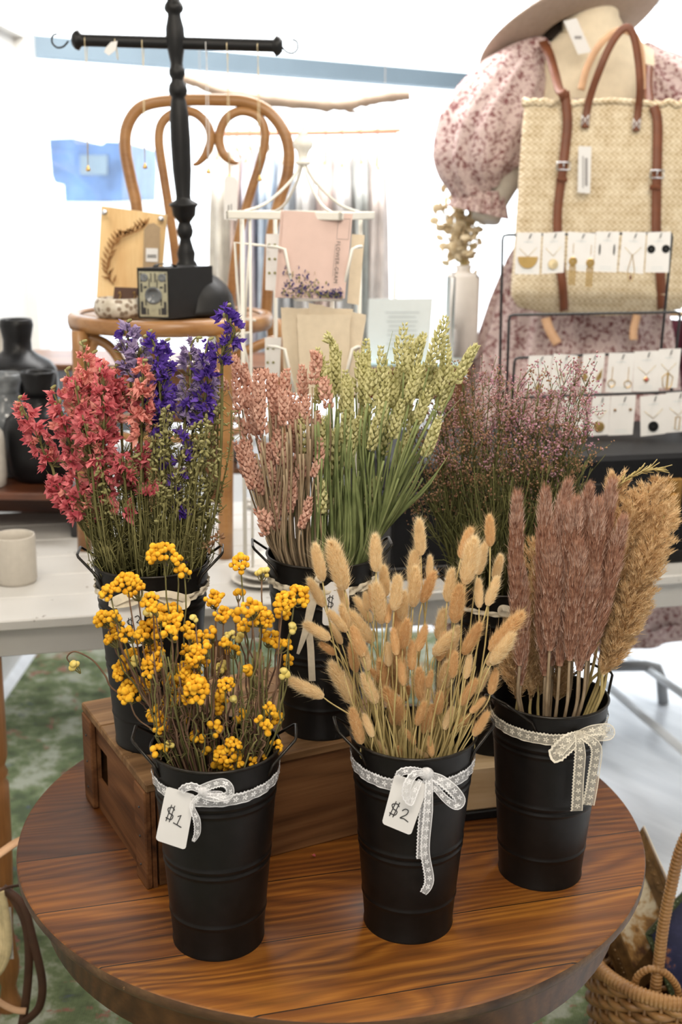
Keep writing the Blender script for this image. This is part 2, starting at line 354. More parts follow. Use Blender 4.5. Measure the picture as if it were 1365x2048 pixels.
# flowers
M['bunny'] = petal('bunny_tail_hair', (.74, .47, .21), (.92, .74, .46), 45, .45)
M['bunnypale'] = petal('bunny_tail_pale_hair', (.84, .64, .36), (.97, .87, .64), 45, .45)
M['strawstem'] = petal('dry_straw_stem', (.42, .33, .13), (.62, .50, .24), 40, .15)
M['yellow'] = petal('yellow_everlasting', (.66, .29, .010), (.94, .56, .045), 150, .1)
M['yellowpale'] = petal('pale_yellow_buds', (.60, .46, .10), (.80, .68, .25), 150, .1)
M['purplestem'] = petal('purple_brown_stem', (.10, .052, .04), (.24, .15, .09), 25, .1)
M['olivestem'] = petal('olive_stem', (.10, .095, .03), (.24, .22, .09), 25, .15)
M['pink'] = petal('pink_larkspur', (.48, .06, .09), (.90, .33, .34), 60, .35)
M['salmon'] = petal('salmon_larkspur', (.66, .20, .18), (.92, .48, .40), 60, .35)
M['purple'] = petal('purple_larkspur', (.055, .022, .22), (.19, .10, .52), 60, .25)
M['lilac'] = petal('faded_lilac_larkspur', (.20, .14, .32), (.44, .36, .52), 60, .25)
M['budolive'] = petal('olive_bud', (.20, .19, .065), (.46, .43, .21), 60, .2)
M['wheatpink'] = petal('blush_wheat', (.50, .24, .17), (.90, .62, .50), 110, .3)
M['wheatgreen'] = petal('green_gold_wheat', (.42, .40, .15), (.86, .82, .48), 110, .3)
M['stempink'] = petal('grey_pink_stem', (.24, .17, .10), (.40, .31, .21), 30, .1)
M['stemgreen'] = petal('sage_green_stem', (.10, .13, .045), (.25, .29, .12), 30, .1)
M['caspia'] = petal('mauve_caspia', (.30, .13, .13), (.66, .42, .42), 150, .25)
M['caspiatan'] = petal('rust_caspia', (.24, .12, .06), (.48, .30, .19), 150, .25)
M['darkstem'] = petal('dark_green_stem', (.05, .055, .016), (.17, .165, .06), 30, .1)
M['pampas'] = petal('mauve_brown_plume', (.27, .115, .072), (.60, .36, .25), 160, .3)
M['pampastip'] = petal('pale_plume_tips', (.48, .30, .23), (.80, .62, .52), 160, .4)
M['pampastan'] = petal('tan_plume', (.52, .32, .14), (.88, .68, .42), 160, .4)
# ------------------------------------------------------------------ the room
XL = float(W(72, 90, 5.0)[0])
def quad(mb, a, b, c, d): mb.add([a, b, c, d], [(0, 1, 2, 3)])
def slab(a, b, z0, z1, th, side=1):
    """vertical wall slab between plan points a and b, thickness to the outside"""
    a = np.array(a, float); b = np.array(b, float); d = nrm(b-a); nn = np.array([-d[1], d[0]])*th*side; mb = MB()
    P = [(*a, z0), (*b, z0), (*(b+nn), z0), (*(a+nn), z0), (*a, z1), (*b, z1), (*(b+nn), z1), (*(a+nn), z1)]
    mb.add(P, [(0, 3, 2, 1), (4, 5, 6, 7), (0, 1, 5, 4), (1, 2, 6, 5), (2, 3, 7, 6), (3, 0, 4, 7)]); return mb
mb = MB(); mb.box((.9, 2.6, -.05), (5.4, 12.6, .1)); struct('floor', mb, M['floor'], smooth=False)
mb = MB(); mb.box((.9, 2.6, 3.07), (5.4, 12.6, .1)); struct('ceiling', mb, M['wall'], smooth=False)
WA = np.array([XL, 5.0]); WD = nrm([2.2, 1.5]); WB = WA+WD*4.6
A2 = tuple(WA)
struct('wall_left', slab((XL, -3.2), A2, 0, 3.02, .12, 1), M['wall'], smooth=False)
struct('wall_right', slab((3.0, -3.2), (3.0, 9.0), 0, 3.02, .12, -1), M['wall'], smooth=False)
struct('wall_front', slab((XL, -3.2), (3.0, -3.2), 0, 3.02, .12, -1), M['wall'], smooth=False)
struct('wall_back', slab(A2, tuple(WB), 0, .62, .14, 1), M['wall'], smooth=False)
struct('trim_1', slab(tuple(WA-np.array([0, .04])), tuple(WB-np.array([0, .04])), .62, .67, .22, 1), M['white'], smooth=False)
M['beam'] = plain('blue_grey_header', (.20, .27, .33), .6, 0, .08, 3)
struct('trim_2', slab(tuple(WA-np.array([0, .02])), tuple(WB-np.array([0, .02])), 2.235, 2.31, .10, 1), M['beam'], smooth=False)
def glassmat():
    n = N('window_glass'); tr = n.n('ShaderNodeBsdfTransparent'); gl = n.n('ShaderNodeBsdfGlossy', i_Roughness=.02)
    mx = n.n('ShaderNodeMixShader', i_0=.05); n.t.links.new(tr.outputs[0], mx.inputs[1]); n.t.links.new(gl.outputs[0], mx.inputs[2]); n.t.links.new(mx.outputs[0], n.out.inputs[0]); return n.m
M['glass'] = glassmat()
def wallpt(t): return WA+WD*t
o = struct('window_1', slab(tuple(wallpt(.02)+np.array([0, .05])), tuple(wallpt(4.55)+np.array([0, .05])), .67, 2.24, .006, 1), M['glass'], smooth=False)
o = struct('window_2', slab(tuple(wallpt(.02)+np.array([0, .05])), tuple(wallpt(4.55)+np.array([0, .05])), 2.31, 3.0, .006, 1), M['glass'], smooth=False)
# left doorway trim
p = W(52, 300, 4.75)
mb = MB(); mb.box((XL+.015, 4.72, 1.02), (.05, .10, 2.5)); mb.box((XL+.015, 4.3, 2.30), (.05, .9, .07)); struct('trim_3', mb, M['white'], smooth=False)
mb = MB(); mb.box((-.27, 2.3, .004), (1.78, 4.6, .008)); ro = obj('area_rug', mb, M['rug'], smooth=False, base=(0, 2.3, 0)); tag(ro, 'worn green rug with faded red and blue motifs under the round table', 'rug')
# blue car seen outside the window
t = thing('parked_car', (-1.9, 8.4, 0), 'blurred blue car parked outside, seen through the left of the window', 'car')
M['blue'] = plain('blue_car_paint', (.10, .19, .38), .5, 0, .35, 5); M['tyre'] = plain('black_tyre', (.02, .02, .02), .8)
YC = 8.4
prof = [(98, 278), (146, 276), (152, 287), (205, 289), (212, 283), (246, 284), (247, 330), (244, 402), (130, 404), (128, 370), (110, 366), (104, 352)]
mb = MB(); mb.prism([W(x, y, YC) for x, y in prof], 0, (0, 1, 0), 1.5); obj('body', mb, M['blue'], t, smooth=False)
M['carwhite'] = plain('overexposed_car_white', (.85, .86, .88), .4, 0, .02)  # white imitates overexposure of the lower car, not its own paint
lo = [W(60, 404, YC), W(300, 404, YC)]
mb = MB(); mb.prism([lo[0], lo[1], np.array([lo[1][0], YC, .30]), np.array([lo[0][0], YC, .30])], 0, (0, 1, 0), 1.5); obj('lower_body', mb, M['carwhite'], t, smooth=False)
mb = MB()
for x in (lo[0][0]+.3, lo[1][0]-.3): mb.lathe([(.02, -.02), (.3, -.02), (.3, .2), (.02, .2)], (x, YC, .30), 20, axis=(0, 1, 0))
obj('wheels', mb, M['tyre'], t)
mb = MB(); mb.prism([W(x, y, YC-.01) for x, y in [(160, 310), (215, 310), (215, 350), (160, 350)]], 0, (0, 1, 0), .008); obj('side_panel', mb, M['beam'], t, smooth=False)
# ------------------------------------------------------------------ round table
TC = np.array([-.0092, 1.7183]); TR = .4842
t = thing('round_table', (TC[0], TC[1], 0), 'round stained oak pedestal table holding the flower buckets', 'table')
mb = MB(); mb.lathe([(.001, .750), (TR-.004, .750), (TR-.001, .7485)], (*TC, 0), 128); obj('tabletop', mb, M['top'], t, ang=50)
mb = MB(); mb.lathe([(TR-.001, .7485), (TR, .745), (TR, .737), (TR-.004, .730), (TR-.012, .727), (TR-.03, .7265)], (*TC, 0), 128); obj('top_edge', mb, M['edge'], t)
mb = MB(); mb.lathe([(TR-.03, .7265), (TR-.034, .72), (TR-.036, .655), (TR-.045, .65), (TR-.06, .65), (TR-.06, .72)], (*TC, 0), 96); obj('apron', mb, M['apron'], t)
mb = MB(); mb.lathe([(.14, .72), (.13, .69), (.06, .66), (.05, .6), (.08, .5), (.09, .42), (.06, .34), (.05, .28), (.09, .24), (.10, .16), (.06, .14)], (*TC, 0), 32, cap=True); obj('pedestal', mb, M['apron'], t)
for k in range(4):
    a = k*PI/2+.6; d = np.array([math.cos(a), math.sin(a), 0]); mb = MB()
    mb.tube([np.array([*TC, .20])+d*.05, np.array([*TC, .19])+d*.15, np.array([*TC, .11])+d*.28, np.array([*TC, .035])+d*.38], [.035, .035, .03, .028], 10); obj('foot', mb, M['apron'], t)
# ------------------------------------------------------------------ buckets
RB, RT, BH = .0595, .0839, .2789
BK = {}
def brad(h):  # radius at height above the base
    return RB+(RT-RB)*min(1, max(0, h/BH))**1.0*.94
def bucket(key, x, y, z, rot, label):
    BK[key] = (x, y, z); t = thing('flower_bucket', (x, y, z), label, 'bucket', 'tall black metal flower buckets')
    prof = [(.001, .006), (RB-.004, .006), (RB, .002), (RB+.0012, 0), (RB+.0015, .003), (RB+.0005, .006)]
    def ridge(h, w=.0013, d=.0012): return [(brad(h-.006), h-.006), (brad(h-w*1.6), h-w*1.6), (brad(h)+d*.8, h-w*.5), (brad(h)+d*.8, h+w*.5), (brad(h+w*1.6), h+w*1.6), (brad(h+.006), h+.006)]
    for h in (.174*BH, .438*BH, .476*BH, .765*BH, .802*BH): prof += ridge(h)
    prof += [(brad(BH*.93), BH*.93), (brad(BH*.975), BH*.975), (RT-.0015, BH-.003)]
    inner = [(RT-.004, BH-.004), (brad(BH*.9)-.0025, BH*.9), (RB-.001, .02), (.001, .012)]
    mb = MB(); mb.lathe(prof, (x, y, z), 64); mb.lathe(inner, (x, y, z), 64); obj('body', mb, M['black'], t, ang=70)
    mb = MB(); a = np.linspace(0, 2*PI, 65)
    mb.tube([(x+(RT-.002)*math.cos(q), y+(RT-.002)*math.sin(q), z+BH-.0025) for q in a], .0021, 8, cap=False); obj('rolled_rim', mb, M['blackrim'], t)
    for sg in (-1, 1):
        a0 = rot+(PI if sg < 0 else 0); ex = np.array([math.cos(a0), math.sin(a0), 0]); ey = np.array([-ex[1], ex[0], 0]); c = np.array([x, y, z+BH])
        k = [c+ex*(RT-.004)*.80-ex*0+ey*.040*s_+np.array([0, 0, -.020]) for s_ in (1, -1)]
        hw = .024
        P = [c+ex*(RT*.80)+ey*.044+[0, 0, -.026], c+ex*(RT*.88)+ey*.041+[0, 0, -.012], c+ex*(RT+.017)+ey*hw+[0, 0, .012], c+ex*(RT+.019)+ey*(hw-.005)+[0, 0, .0145], c+ex*(RT+.019)-ey*(hw-.005)+[0, 0, .0145], c+ex*(RT+.017)-ey*hw+[0, 0, .012], c+ex*(RT*.88)-ey*.041+[0, 0, -.012], c+ex*(RT*.80)-ey*.044+[0, 0, -.026]]
        mb = MB(); mb.tube(P, .0020, 8); obj('wire_handle', mb, M['blackrim'], t)
    return t
bucket('b1', -.1571, 1.4095, .75, .05, 'black metal bucket of yellow everlastings, front left, tagged $1')
bucket('b2', .098, 1.4509, .75, .12, 'black metal bucket of bunny tails, front middle, lace bow and tilted tag')
bucket('b3', .2987, 1.5804, .75, .62, 'black metal bucket of pampas plumes, front right, cream lace bow')
bucket('b4', -.2741, 1.664, .9155, .1, 'black metal bucket of pink and purple larkspur standing on the crate')
bucket('b5', -.028, 1.715, .9155, .1, 'black metal bucket of blush and green wheat standing on the crate')
bucket('b6', .2552, 1.8215, .8415, .1, 'black metal bucket of mauve caspia standing on the pale wood block')
# ------------------------------------------------------------------ crate
ca = math.radians(28); cu = np.array([math.cos(ca), math.sin(ca), 0]); cv = np.array([-cu[1], cu[0], 0]); C0 = np.array([-.264, 1.515, .75])
CL, CW, CH = .46, .31, .1655
def cpt(u, v, z): return C0+cu*u+cv*v+np.array([0, 0, z])
t = thing('wooden_crate', tuple(cpt(CL/2, CW/2, 0)), 'old brown wooden crate turned over, with slot handle, under two buckets', 'crate')
def cbox(u0, u1, v0, v1, z0, z1, bev=.0015):
    mb = MB(); mb.box(cpt((u0+u1)/2, (v0+v1)/2, (z0+z1)/2), (u1-u0, v1-v0, z1-z0), rz=ca, bev=bev); return mb
obj('front_board', cbox(.014, CL-.014, .002, .016, .0, CH-.014), M['cratelong'], t, smooth=False)
obj('back_board', cbox(.014, CL-.014, CW-.016, CW-.002, 0, CH-.014), M['cratelong'], t, smooth=False)
for j, (v0, v1) in enumerate([(-.003, .10), (.102, .21), (.212, CW+.003)]):
    mb = cbox(-.004, CL+.004, v0, v1, CH-.014, CH, .002); obj('lid_board', mb, M['cratelid'], t, smooth=False)
# end panel with slot: built from boards round the opening
sl0, sl1 = .208, .262; zz0, zz1 = .052, .114
mb = MB()
for (v0, v1, z0, z1) in [(.0, sl0, 0, CH-.014), (sl1, CW, 0, CH-.014), (sl0, sl1, 0, zz0), (sl0, sl1, zz1, CH-.014)]:
    mb.box(cpt(.007, (v0+v1)/2, (z0+z1)/2), (.006, v1-v0, z1-z0), rz=ca)
obj('end_board', mb, M['crate'], t, smooth=False)
obj('end_board', cbox(CL-.014, CL-.002, 0, CW, 0, CH-.014), M['crate'], t, smooth=False)
for v0 in (.0, .262):
    mb = cbox(-.006, .004, v0, v0+.046, 0, CH-.014, .002); eb = obj('end_batten', mb, M['crate'], t, smooth=False)
    mb = MB()
    for q in (.03, .075, .12): mb.ball(cpt(-.0065, v0+.022, q), .0018, 6, 4)
    obj('nails', mb, M['ink'], eb)
# pale block on a black tray
mb = MB(); mb.box((.262, 1.835, .7575), (.215, .20, .015), rz=.25, bev=.002); tag(obj('black_tray', mb, M['matte'], None, False, base=(.262, 1.835, .75)), 'thin black slab under the pale wooden block behind the buckets', 'tray')
mb = MB(); mb.box((.262, 1.83, .8032), (.20, .185, .0766), rz=.25, bev=.004); tag(obj('wood_block', mb, M['pale'], None, False, base=(.262, 1.83, .765)), 'thick pale pine block raising the caspia bucket', 'block')
# ------------------------------------------------------------------ ribbons and tags
def onb(px, py, key, off):
    x, y, z = BK[key]; r = ray(px, py); best = None; prev = None
    for Y in np.arange(y-.14, y+.02, .0008):
        p = CP+r*(Y/r[1]); h = p[2]-z; d = math.hypot(p[0]-x, p[1]-y)-(brad(h)+off)
        if d <= 0: return p
        if best is None or d < best[0]: best = (d, p)
    return best[1]
def smoothpts(P, n=8):
    P = np.asarray(P, float); out = []
    for i in range(len(P)-1):
        p0 = P[max(0, i-1)]; p1 = P[i]; p2 = P[i+1]; p3 = P[min(len(P)-1, i+2)]
        for k in range(n):
            u = k/n; out.append(.5*((2*p1)+(-p0+p2)*u+(2*p0-5*p1+4*p2-p3)*u*u+(-p0+3*p1-3*p2+p3)*u**3))
    out.append(P[-1]); return np.array(out)
VIEW = np.array([0, -1., .35])
def strip(name, key, pix, wd, off, mat, parent, th=0., n=6, wob=0.):
    P = smoothpts([onb(x, y, key, off+(o_[0] if o_ else 0)) for x, y, *o_ in pix], n)
    if wob: P = P+np.outer(np.sin(np.linspace(0, 9, len(P)))*wob, nrm(VIEW))
    mb = MB(); mb.ribbon(P, wd if np.isscalar(wd) else np.interp(np.linspace(0, 1, len(P)), np.linspace(0, 1, len(wd)), wd), VIEW, th)
    return obj(name, mb, mat, parent)
def band(key, mat, parent, dz, wd, a0=0, a1=2*PI, droop=0.0, ac=-PI/2, ripple=.0012):
    x, y, z = BK[key]; V = []; us = []; n = 120; mb = MB(); k = 4
    for i in range(n+1):
        a = a0+(a1-a0)*i/n; zc = BH-dz-droop*(.5+.5*math.cos(a-ac))
        for j in range(k+1):
            h = zc+wd*(j/k-.5); r = brad(h)+.0022+ripple*math.sin(a*31+j)*.5+ripple*.5*math.sin(a*17-2*j)
            V.append((x+r*math.cos(a), y+r*math.sin(a), z+h)); us.append((a*RT, j/k))
    mb.add(V, [(i*(k+1)+j, (i+1)*(k+1)+j, (i+1)*(k+1)+j+1, i*(k+1)+j+1) for i in range(n) for j in range(k)]); mb.uv.append((0, us))
    return obj('ribbon_band', mb, mat, parent)
def knot(px, py, key, mat, parent, r=.008):
    mb = MB(); c = onb(px, py, key, .006); mb.ball(c, r, 12, 8, sc=(1.1, .7, .9)); mb.ball(c+[.002, -.003, .001], r*.8, 10, 8, sc=(.6, .6, 1.2)); mb.uv = [(0, [(random.random()*.1, .3) for _ in range(mb.n)])]
    return obj('knot', mb, mat, parent)
def pricetag(key, corners, label, strokes, off=.012):
    """corners tl,tr,br,bl in pixels; strokes in tag coords (0..1 from top-left)"""
    c0 = onb(*[sum(q[i] for q in corners)/4 for i in (0, 1)], key, off); Yc = c0[1]
    # plane of the tag: hangs almost upright
    P = [W(x, y, Yc+ (.0 if i < 2 else -.006)) for i, (x, y) in enumerate(corners)]
    P = np.array(P); nor = nrm(np.cross(P[1]-P[0], P[3]-P[0]));
    if nor[1] > 0: nor = -nor
    poly = []
    for i in range(4):
        a = P[i]; b = P[i-1]; c = P[(i+1) % 4]; r = .0035
        q0 = a+nrm(b-a)*r; q1 = a+nrm(c-a)*r; poly += [q0, a*.3+(q0+q1)*.35, q1]
    mb = MB(); mb.prism(poly, 0, -nor, .0006)
    t = obj('price_tag', mb, M['card'], None, False, base=P[0]); tag(t, label, 'tag')
    def tp(u, v): return (P[0]*(1-u)+P[1]*u)*(1-v)+(P[3]*(1-u)+P[2]*u)*v+nor*.0006
    mb = MB()
    for s_ in strokes: mb.tube(smoothpts([tp(*q) for q in s_], 4) if len(s_) > 3 else [tp(*q) for q in s_], .00062, 6)
    obj('handwritten_price', mb, M['ink'], t, label='black handwritten price'); return t
# bucket 1
t = thing('lace_ribbon', tuple(onb(440, 1590, 'b1', 0)), 'white lace ribbon tied round the bucket of yellow flowers', 'ribbon')
band('b1', M['lace'], t, .030, .017, droop=.010)
strip('bow_loop', 'b1', [(395, 1583), (420, 1572, .006), (445, 1566, .014), (458, 1575, .018), (457, 1590, .016), (430, 1594, .008), (405, 1588)], .011, .005, M['lace'], t)
strip('bow_loop', 'b1', [(405, 1580), (385, 1572, .004), (368, 1576, .006), (362, 1583, .006)], .010, .005, M['lace'], t)
strip('ribbon_tail', 'b1', [(400, 1590, .004), (384, 1610, .006), (393, 1640, .008), (394, 1665, .004), (386, 1683, .004)], [.006, .006, .010, .009, .004], .005, M['lace'], t)
strip('ribbon_tail', 'b1', [(410, 1588, .004), (440, 1592, .010), (457, 1605, .010)], [.006, .012, .006], .005, M['lace'], t)
knot(408, 1583, 'b1', M['lace'], t, .007)
DOL = [[(.40, .40), (.32, .36), (.18, .40), (.24, .47), (.38, .50), (.34, .58), (.16, .57)], [(.27, .32), (.19, .63)], [(.38, .32), (.30, .63)]]
pricetag('b1', [(333, 1573), (391, 1590), (371, 1700), (311, 1680)], 'white card price tag reading $1 on the yellow flower bucket',
         [[(q[0]+.02, q[1]-.03) for q in s_] for s_ in DOL]+[[(.56, .46), (.66, .42), (.58, .61)], [(.45, .59), (.74, .63)]])
# bucket 2
t = thing('lace_ribbon', tuple(onb(845, 1545, 'b2', 0)), 'white lace ribbon with long tail tied round the bunny tail bucket', 'ribbon')
band('b2', M['lace'], t, .031, .019, droop=.008)
strip('bow_loop', 'b2', [(852, 1548), (880, 1560, .006), (905, 1580, .012), (920, 1600, .014), (912, 1610, .012), (890, 1595, .008), (860, 1560)], [.008, .014, .016, .015, .012, .010, .008], .006, M['lace'], t)
strip('bow_loop', 'b2', [(850, 1545), (830, 1548, .012), (816, 1566, .018), (812, 1590, .018), (822, 1606, .016), (830, 1585, .012), (842, 1560, .008)], [.006, .010, .012, .012, .008, .010, .006], .008, M['lace'], t)
strip('bow_loop', 'b2', [(850, 1545), (825, 1540, .012), (804, 1543, .014), (796, 1552, .014)], .010, .006, M['lace'], t)
strip('ribbon_tail', 'b2', [(858, 1555, .004), (856, 1620, .010), (850, 1700, .010), (858, 1760, .008), (846, 1786, .006)], [.009, .013, .013, .014, .010], .006, M['lace'], t, wob=.0015)
strip('ribbon_tail', 'b2', [(856, 1560, .002), (846, 1640, .004), (842, 1718, .004)], .014, .004, M['lace'], t)
knot(853, 1547, 'b2', M['lace'], t, .009)
pricetag('b2', [(790, 1548), (858, 1570), (822, 1671), (764, 1647)], 'tilted white price tag reading $2, partly behind a lace loop',
         [[(q[0]-.02, q[1]+.17) for q in s_] for s_ in DOL]+[[(.50, .62), (.58, .57), (.68, .58), (.66, .66), (.50, .76), (.62, .75), (.78, .78)]], off=.010)
# bucket 3
t = thing('lace_ribbon', tuple(onb(1160, 1470, 'b3', 0)), 'cream lace ribbon with two flowered tails on the pampas bucket', 'ribbon')
band('b3', M['lacecream'], t, .029, .019, droop=.004)
strip('bow_loop', 'b3', [(1158, 1468), (1135, 1480, .008), (1112, 1505, .010), (1118, 1512, .012), (1150, 1490, .008)], [.01, .02, .022, .02, .01], .005, M['lacecream'], t)
strip('bow_loop', 'b3', [(1160, 1468), (1185, 1462, .012), (1214, 1460, .016), (1216, 1468, .016), (1190, 1475, .01)], [.01, .016, .018, .018, .01], .005, M['lacecream'], t)
strip('ribbon_tail', 'b3', [(1157, 1472, .004), (1160, 1510, .010), (1156, 1570, .010), (1153, 1622, .008)], [.010, .017, .017, .018], .006, M['lacecream'], t, wob=.001)
strip('ribbon_tail', 'b3', [(1164, 1472, .006), (1192, 1495, .018), (1187, 1550, .014), (1176, 1610, .010)], [.010, .017, .018, .019], .006, M['lacecream'], t, wob=.001)
knot(1158, 1468, 'b3', M['lacecream'], t, .006)
# bucket 4
t = thing('cotton_ribbon', tuple(onb(307, 1190, 'b4', 0)), 'cream cotton ribbon bow on the larkspur bucket', 'ribbon')
band('b4', M['raffia'], t, .030, .011, droop=.012, ripple=.003)
strip('bow_loop', 'b4', [(305, 1190), (270, 1188, .008), (235, 1200, .012), (226, 1208, .012), (262, 1204, .008), (300, 1193)], [.006, .012, .013, .012, .012, .006], .004, M['raffia'], t)
strip('bow_loop', 'b4', [(308, 1190), (335, 1188, .008), (372, 1198, .012), (368, 1212, .014), (345, 1206, .008), (312, 1193)], [.006, .010, .010, .010, .01, .006], .004, M['raffia'], t)
knot(307, 1190, 'b4', M['raffia'], t, .006)
pricetag('b4', [(233, 1213), (290, 1205), (286, 1292), (262, 1296)], 'white price tag reading $3 on the larkspur bucket',
         [[(q[0]+.06, q[1]-.02) for q in s_] for s_ in DOL]+[[(.60, .30), (.74, .28), (.80, .36), (.66, .43), (.80, .46), (.78, .56), (.62, .58)]], off=.006)
# bucket 5
t = thing('cotton_ribbon', tuple(onb(640, 1155, 'b5', 0)), 'frayed cream cotton ribbon knotted on the wheat bucket', 'ribbon')
band('b5', M['raffia'], t, .028, .012, droop=.012, ripple=.003)
strip('ribbon_tail', 'b5', [(635, 1158), (626, 1200, .006), (612, 1260, .006), (596, 1308, .004)], [.007, .013, .010, .004], .006, M['raffia'], t, wob=.002)
strip('ribbon_tail', 'b5', [(636, 1158), (618, 1230, .005), (622, 1300, .005), (625, 1362, .004)], [.007, .010, .010, .010], .004, M['raffia'], t, wob=.002)
knot(640, 1158, 'b5', M['raffia'], t, .007)
pricetag('b5', [(647, 1163), (698, 1165), (700, 1255), (645, 1250)], 'white price tag half hidden by bunny tails on the wheat bucket',
         [[(q[0], q[1]-.02) for q in s_] for s_ in DOL], off=.005)
t = thing('cotton_ribbon', tuple(onb(1010, 1220, 'b6', 0)), 'cream cotton ribbon end on the caspia bucket', 'ribbon')
band('b6', M['raffia'], t, .030, .008, droop=.002, ripple=.002)
strip('bow_loop', 'b6', [(1030, 1222), (1012, 1216, .012), (1003, 1217, .014), (1004, 1226, .012), (1028, 1228)], .009, .006, M['raffia'], t)
# ------------------------------------------------------------------ long white table
ta = math.radians(13.9); TU = np.array([math.cos(ta), math.sin(ta), 0]); TV = np.array([-TU[1], TU[0], 0]); T0 = np.array([-.66, 2.205, 0]); TZ = .90
def tpt(u, v, z=TZ): return T0+TU*u+TV*v+np.array([0, 0, z])
def tbox(mb, u0, u1, v0, v1, z0, z1, bev=.002): return mb.box(tpt((u0+u1)/2, (v0+v1)/2, (z0+z1)/2), (u1-u0, v1-v0, z1-z0), rz=ta, bev=bev)
U0, U1, DEP = -.34, 2.30, .86
t = thing('long_table', tuple(tpt(.8, .4, 0)), 'long chipped white painted table with orange turned legs behind the round table', 'table')
nb = 6
for i in range(nb):
    mb = MB(); tbox(mb, U0, U1, DEP*i/nb+.0016, DEP*(i+1)/nb-.0016, TZ-.022, TZ, .003); obj('top_board', mb, M['chippy'], t, smooth=False)
mb = MB(); tbox(mb, U0+.05, 1.62, .03, .05, TZ-.085, TZ-.022); obj('front_apron', mb, M['chippy'], t, smooth=False)
mb = MB(); tbox(mb, U0+.05, 1.62, DEP-.05, DEP-.03, TZ-.085, TZ-.022); obj('back_apron', mb, M['chippy'], t, smooth=False)
LP = [(.028, 0), (.030, .01), (.020, .03), (.016, .06), (.024, .09), (.026, .12), (.020, .16), (.017, .20), (.021, .26), (.026, .38), (.0275, .50), (.0275, .535), (.022, .545), (.028, .56), (.022, .575), (.027, .59), (.0285, .60), (.029, .68), (.029, .878)]
for (u, v) in ((-.034, .045), (2.22, .045), (-.312, DEP-.06), (2.22, DEP-.06)):
    mb = MB(); mb.lathe(LP, tpt(u, v, 0), 20, cap=True); obj('leg', mb, M['legwood'], t, label='orange turned wooden leg')
# ------------------------------------------------------------------ low dark stand with vases, left
t = thing('display_stand', tuple(tpt(-.35, .6, TZ)), 'low red-brown wooden stand holding the black bottle vases at left', 'stand')
SY = 2.80; SX1 = W(152, 960, SY)[0]; SX0 = SX1-.50; stop = W(80, 985, SY)[2]
def sbox(x0, x1, y0, y1, z0, z1, bev=.003): mb = MB(); mb.box(((x0+x1)/2, (y0+y1)/2, (z0+z1)/2), (x1-x0, y1-y0, z1-z0), bev=bev); return mb
obj('stand_top', sbox(SX0, SX1+.01, SY-.01, SY+.27, stop-.018, stop), M['darkwood'], t, smooth=False)
obj('side_panel', sbox(SX1-.02, SX1, SY+.005, SY+.26, TZ, stop-.018), M['ink'], t, smooth=False)
obj('side_panel', sbox(SX0, SX0+.02, SY+.005, SY+.26, TZ, stop-.018), M['darkwood'], t, smooth=False)
obj('back_panel', sbox(SX0+.02, SX1-.02, SY+.24, SY+.26, TZ, stop-.018), M['darkwood'], t, smooth=False)
def vase(name, pxc, ybase, zb, prof_px, mat, label, cat, rim=None, n=48):
    """profile: list of (half width px, y px), top to bottom"""
    c = Z(pxc, ybase, zb); zc = (c-CP)@CF; k = zc/FPX; t = thing(name, tuple(c), label, cat)
    def zz(y): return W(pxc, y, c[1])[2]
    pr = [(r*k, zz(y)-zz(ybase)) for r, y in prof_px][::-1]; r0, h0 = pr[0]; pr = [(.001, 0), (r0*.92, 0)]+[(r0, h0+.004)]+pr[1:]
    rt, ht = pr[-1]; mb = MB(); mb.lathe(pr+[(rt*.97, ht+.002), (rt*.85, ht), (rt*.8, ht-.03), (rt*.8, ht-.06), (.001, ht-.062)], c, n); obj('body', mb, mat, t)
    mb = MB(); a = np.linspace(0, 2*PI, n+1); mb.tube([c+[rt*.93*math.cos(q), rt*.93*math.sin(q), ht] for q in a], rt*.07, 6, cap=False); obj('lip', mb, rim or mat, t); return t
vase('bottle_vase', 48, 925, stop, [(31, 640), (33, 650), (27, 680), (28, 700), (40, 710), (62, 722), (72, 736), (75, 760), (75, 880), (68, 925)], M['ceramic'], 'taller matte black bottle vase at the back left', 'vase')
vase('bottle_vase', 86, 957, stop, [(34, 745), (33, 752), (27, 775), (25, 800), (28, 812), (50, 822), (66, 836), (71, 855), (70, 900), (64, 940), (54, 957)], M['ceramic'], 'shorter black bottle vase in front on the dark stand, behind pink larkspur', 'vase')
vase('glazed_vase', 20, 948, stop, [(36, 749), (35, 760), (28, 775), (30, 800), (46, 815), (50, 840), (48, 900), (40, 948)], M['glassy'], 'grey mottled glazed vase between the two black bottles', 'vase')
vase('stoneware_vase', -20, 972, stop, [(10, 830), (16, 845), (32, 865), (34, 880), (35, 950), (32, 972)], M['stone'], 'speckled white stoneware vase cut by the left edge', 'vase')
vase('glass_vase', 2, 905, stop, [(18, 652), (20, 660), (17, 680), (22, 700), (30, 720), (34, 800), (30, 905)], M['mug'], 'pale grey vase at far left behind the black bottle', 'vase')
c = Z(33, 1163, TZ); k = ((c-CP)@CF)/FPX; t = thing('ceramic_planter', tuple(c), 'round grey-beige stoneware pot standing on the white table at left', 'pot')
mb = MB(); r = 41*k; hh = .105; mb.lathe([(.001, 0), (r*.93, 0), (r, .008), (r, hh-.003), (r*.98, hh), (r*.93, hh-.001), (r*.92, hh-.02), (r*.90, .01), (.001, .01)], c, 48); obj('body', mb, M['mug'], t)
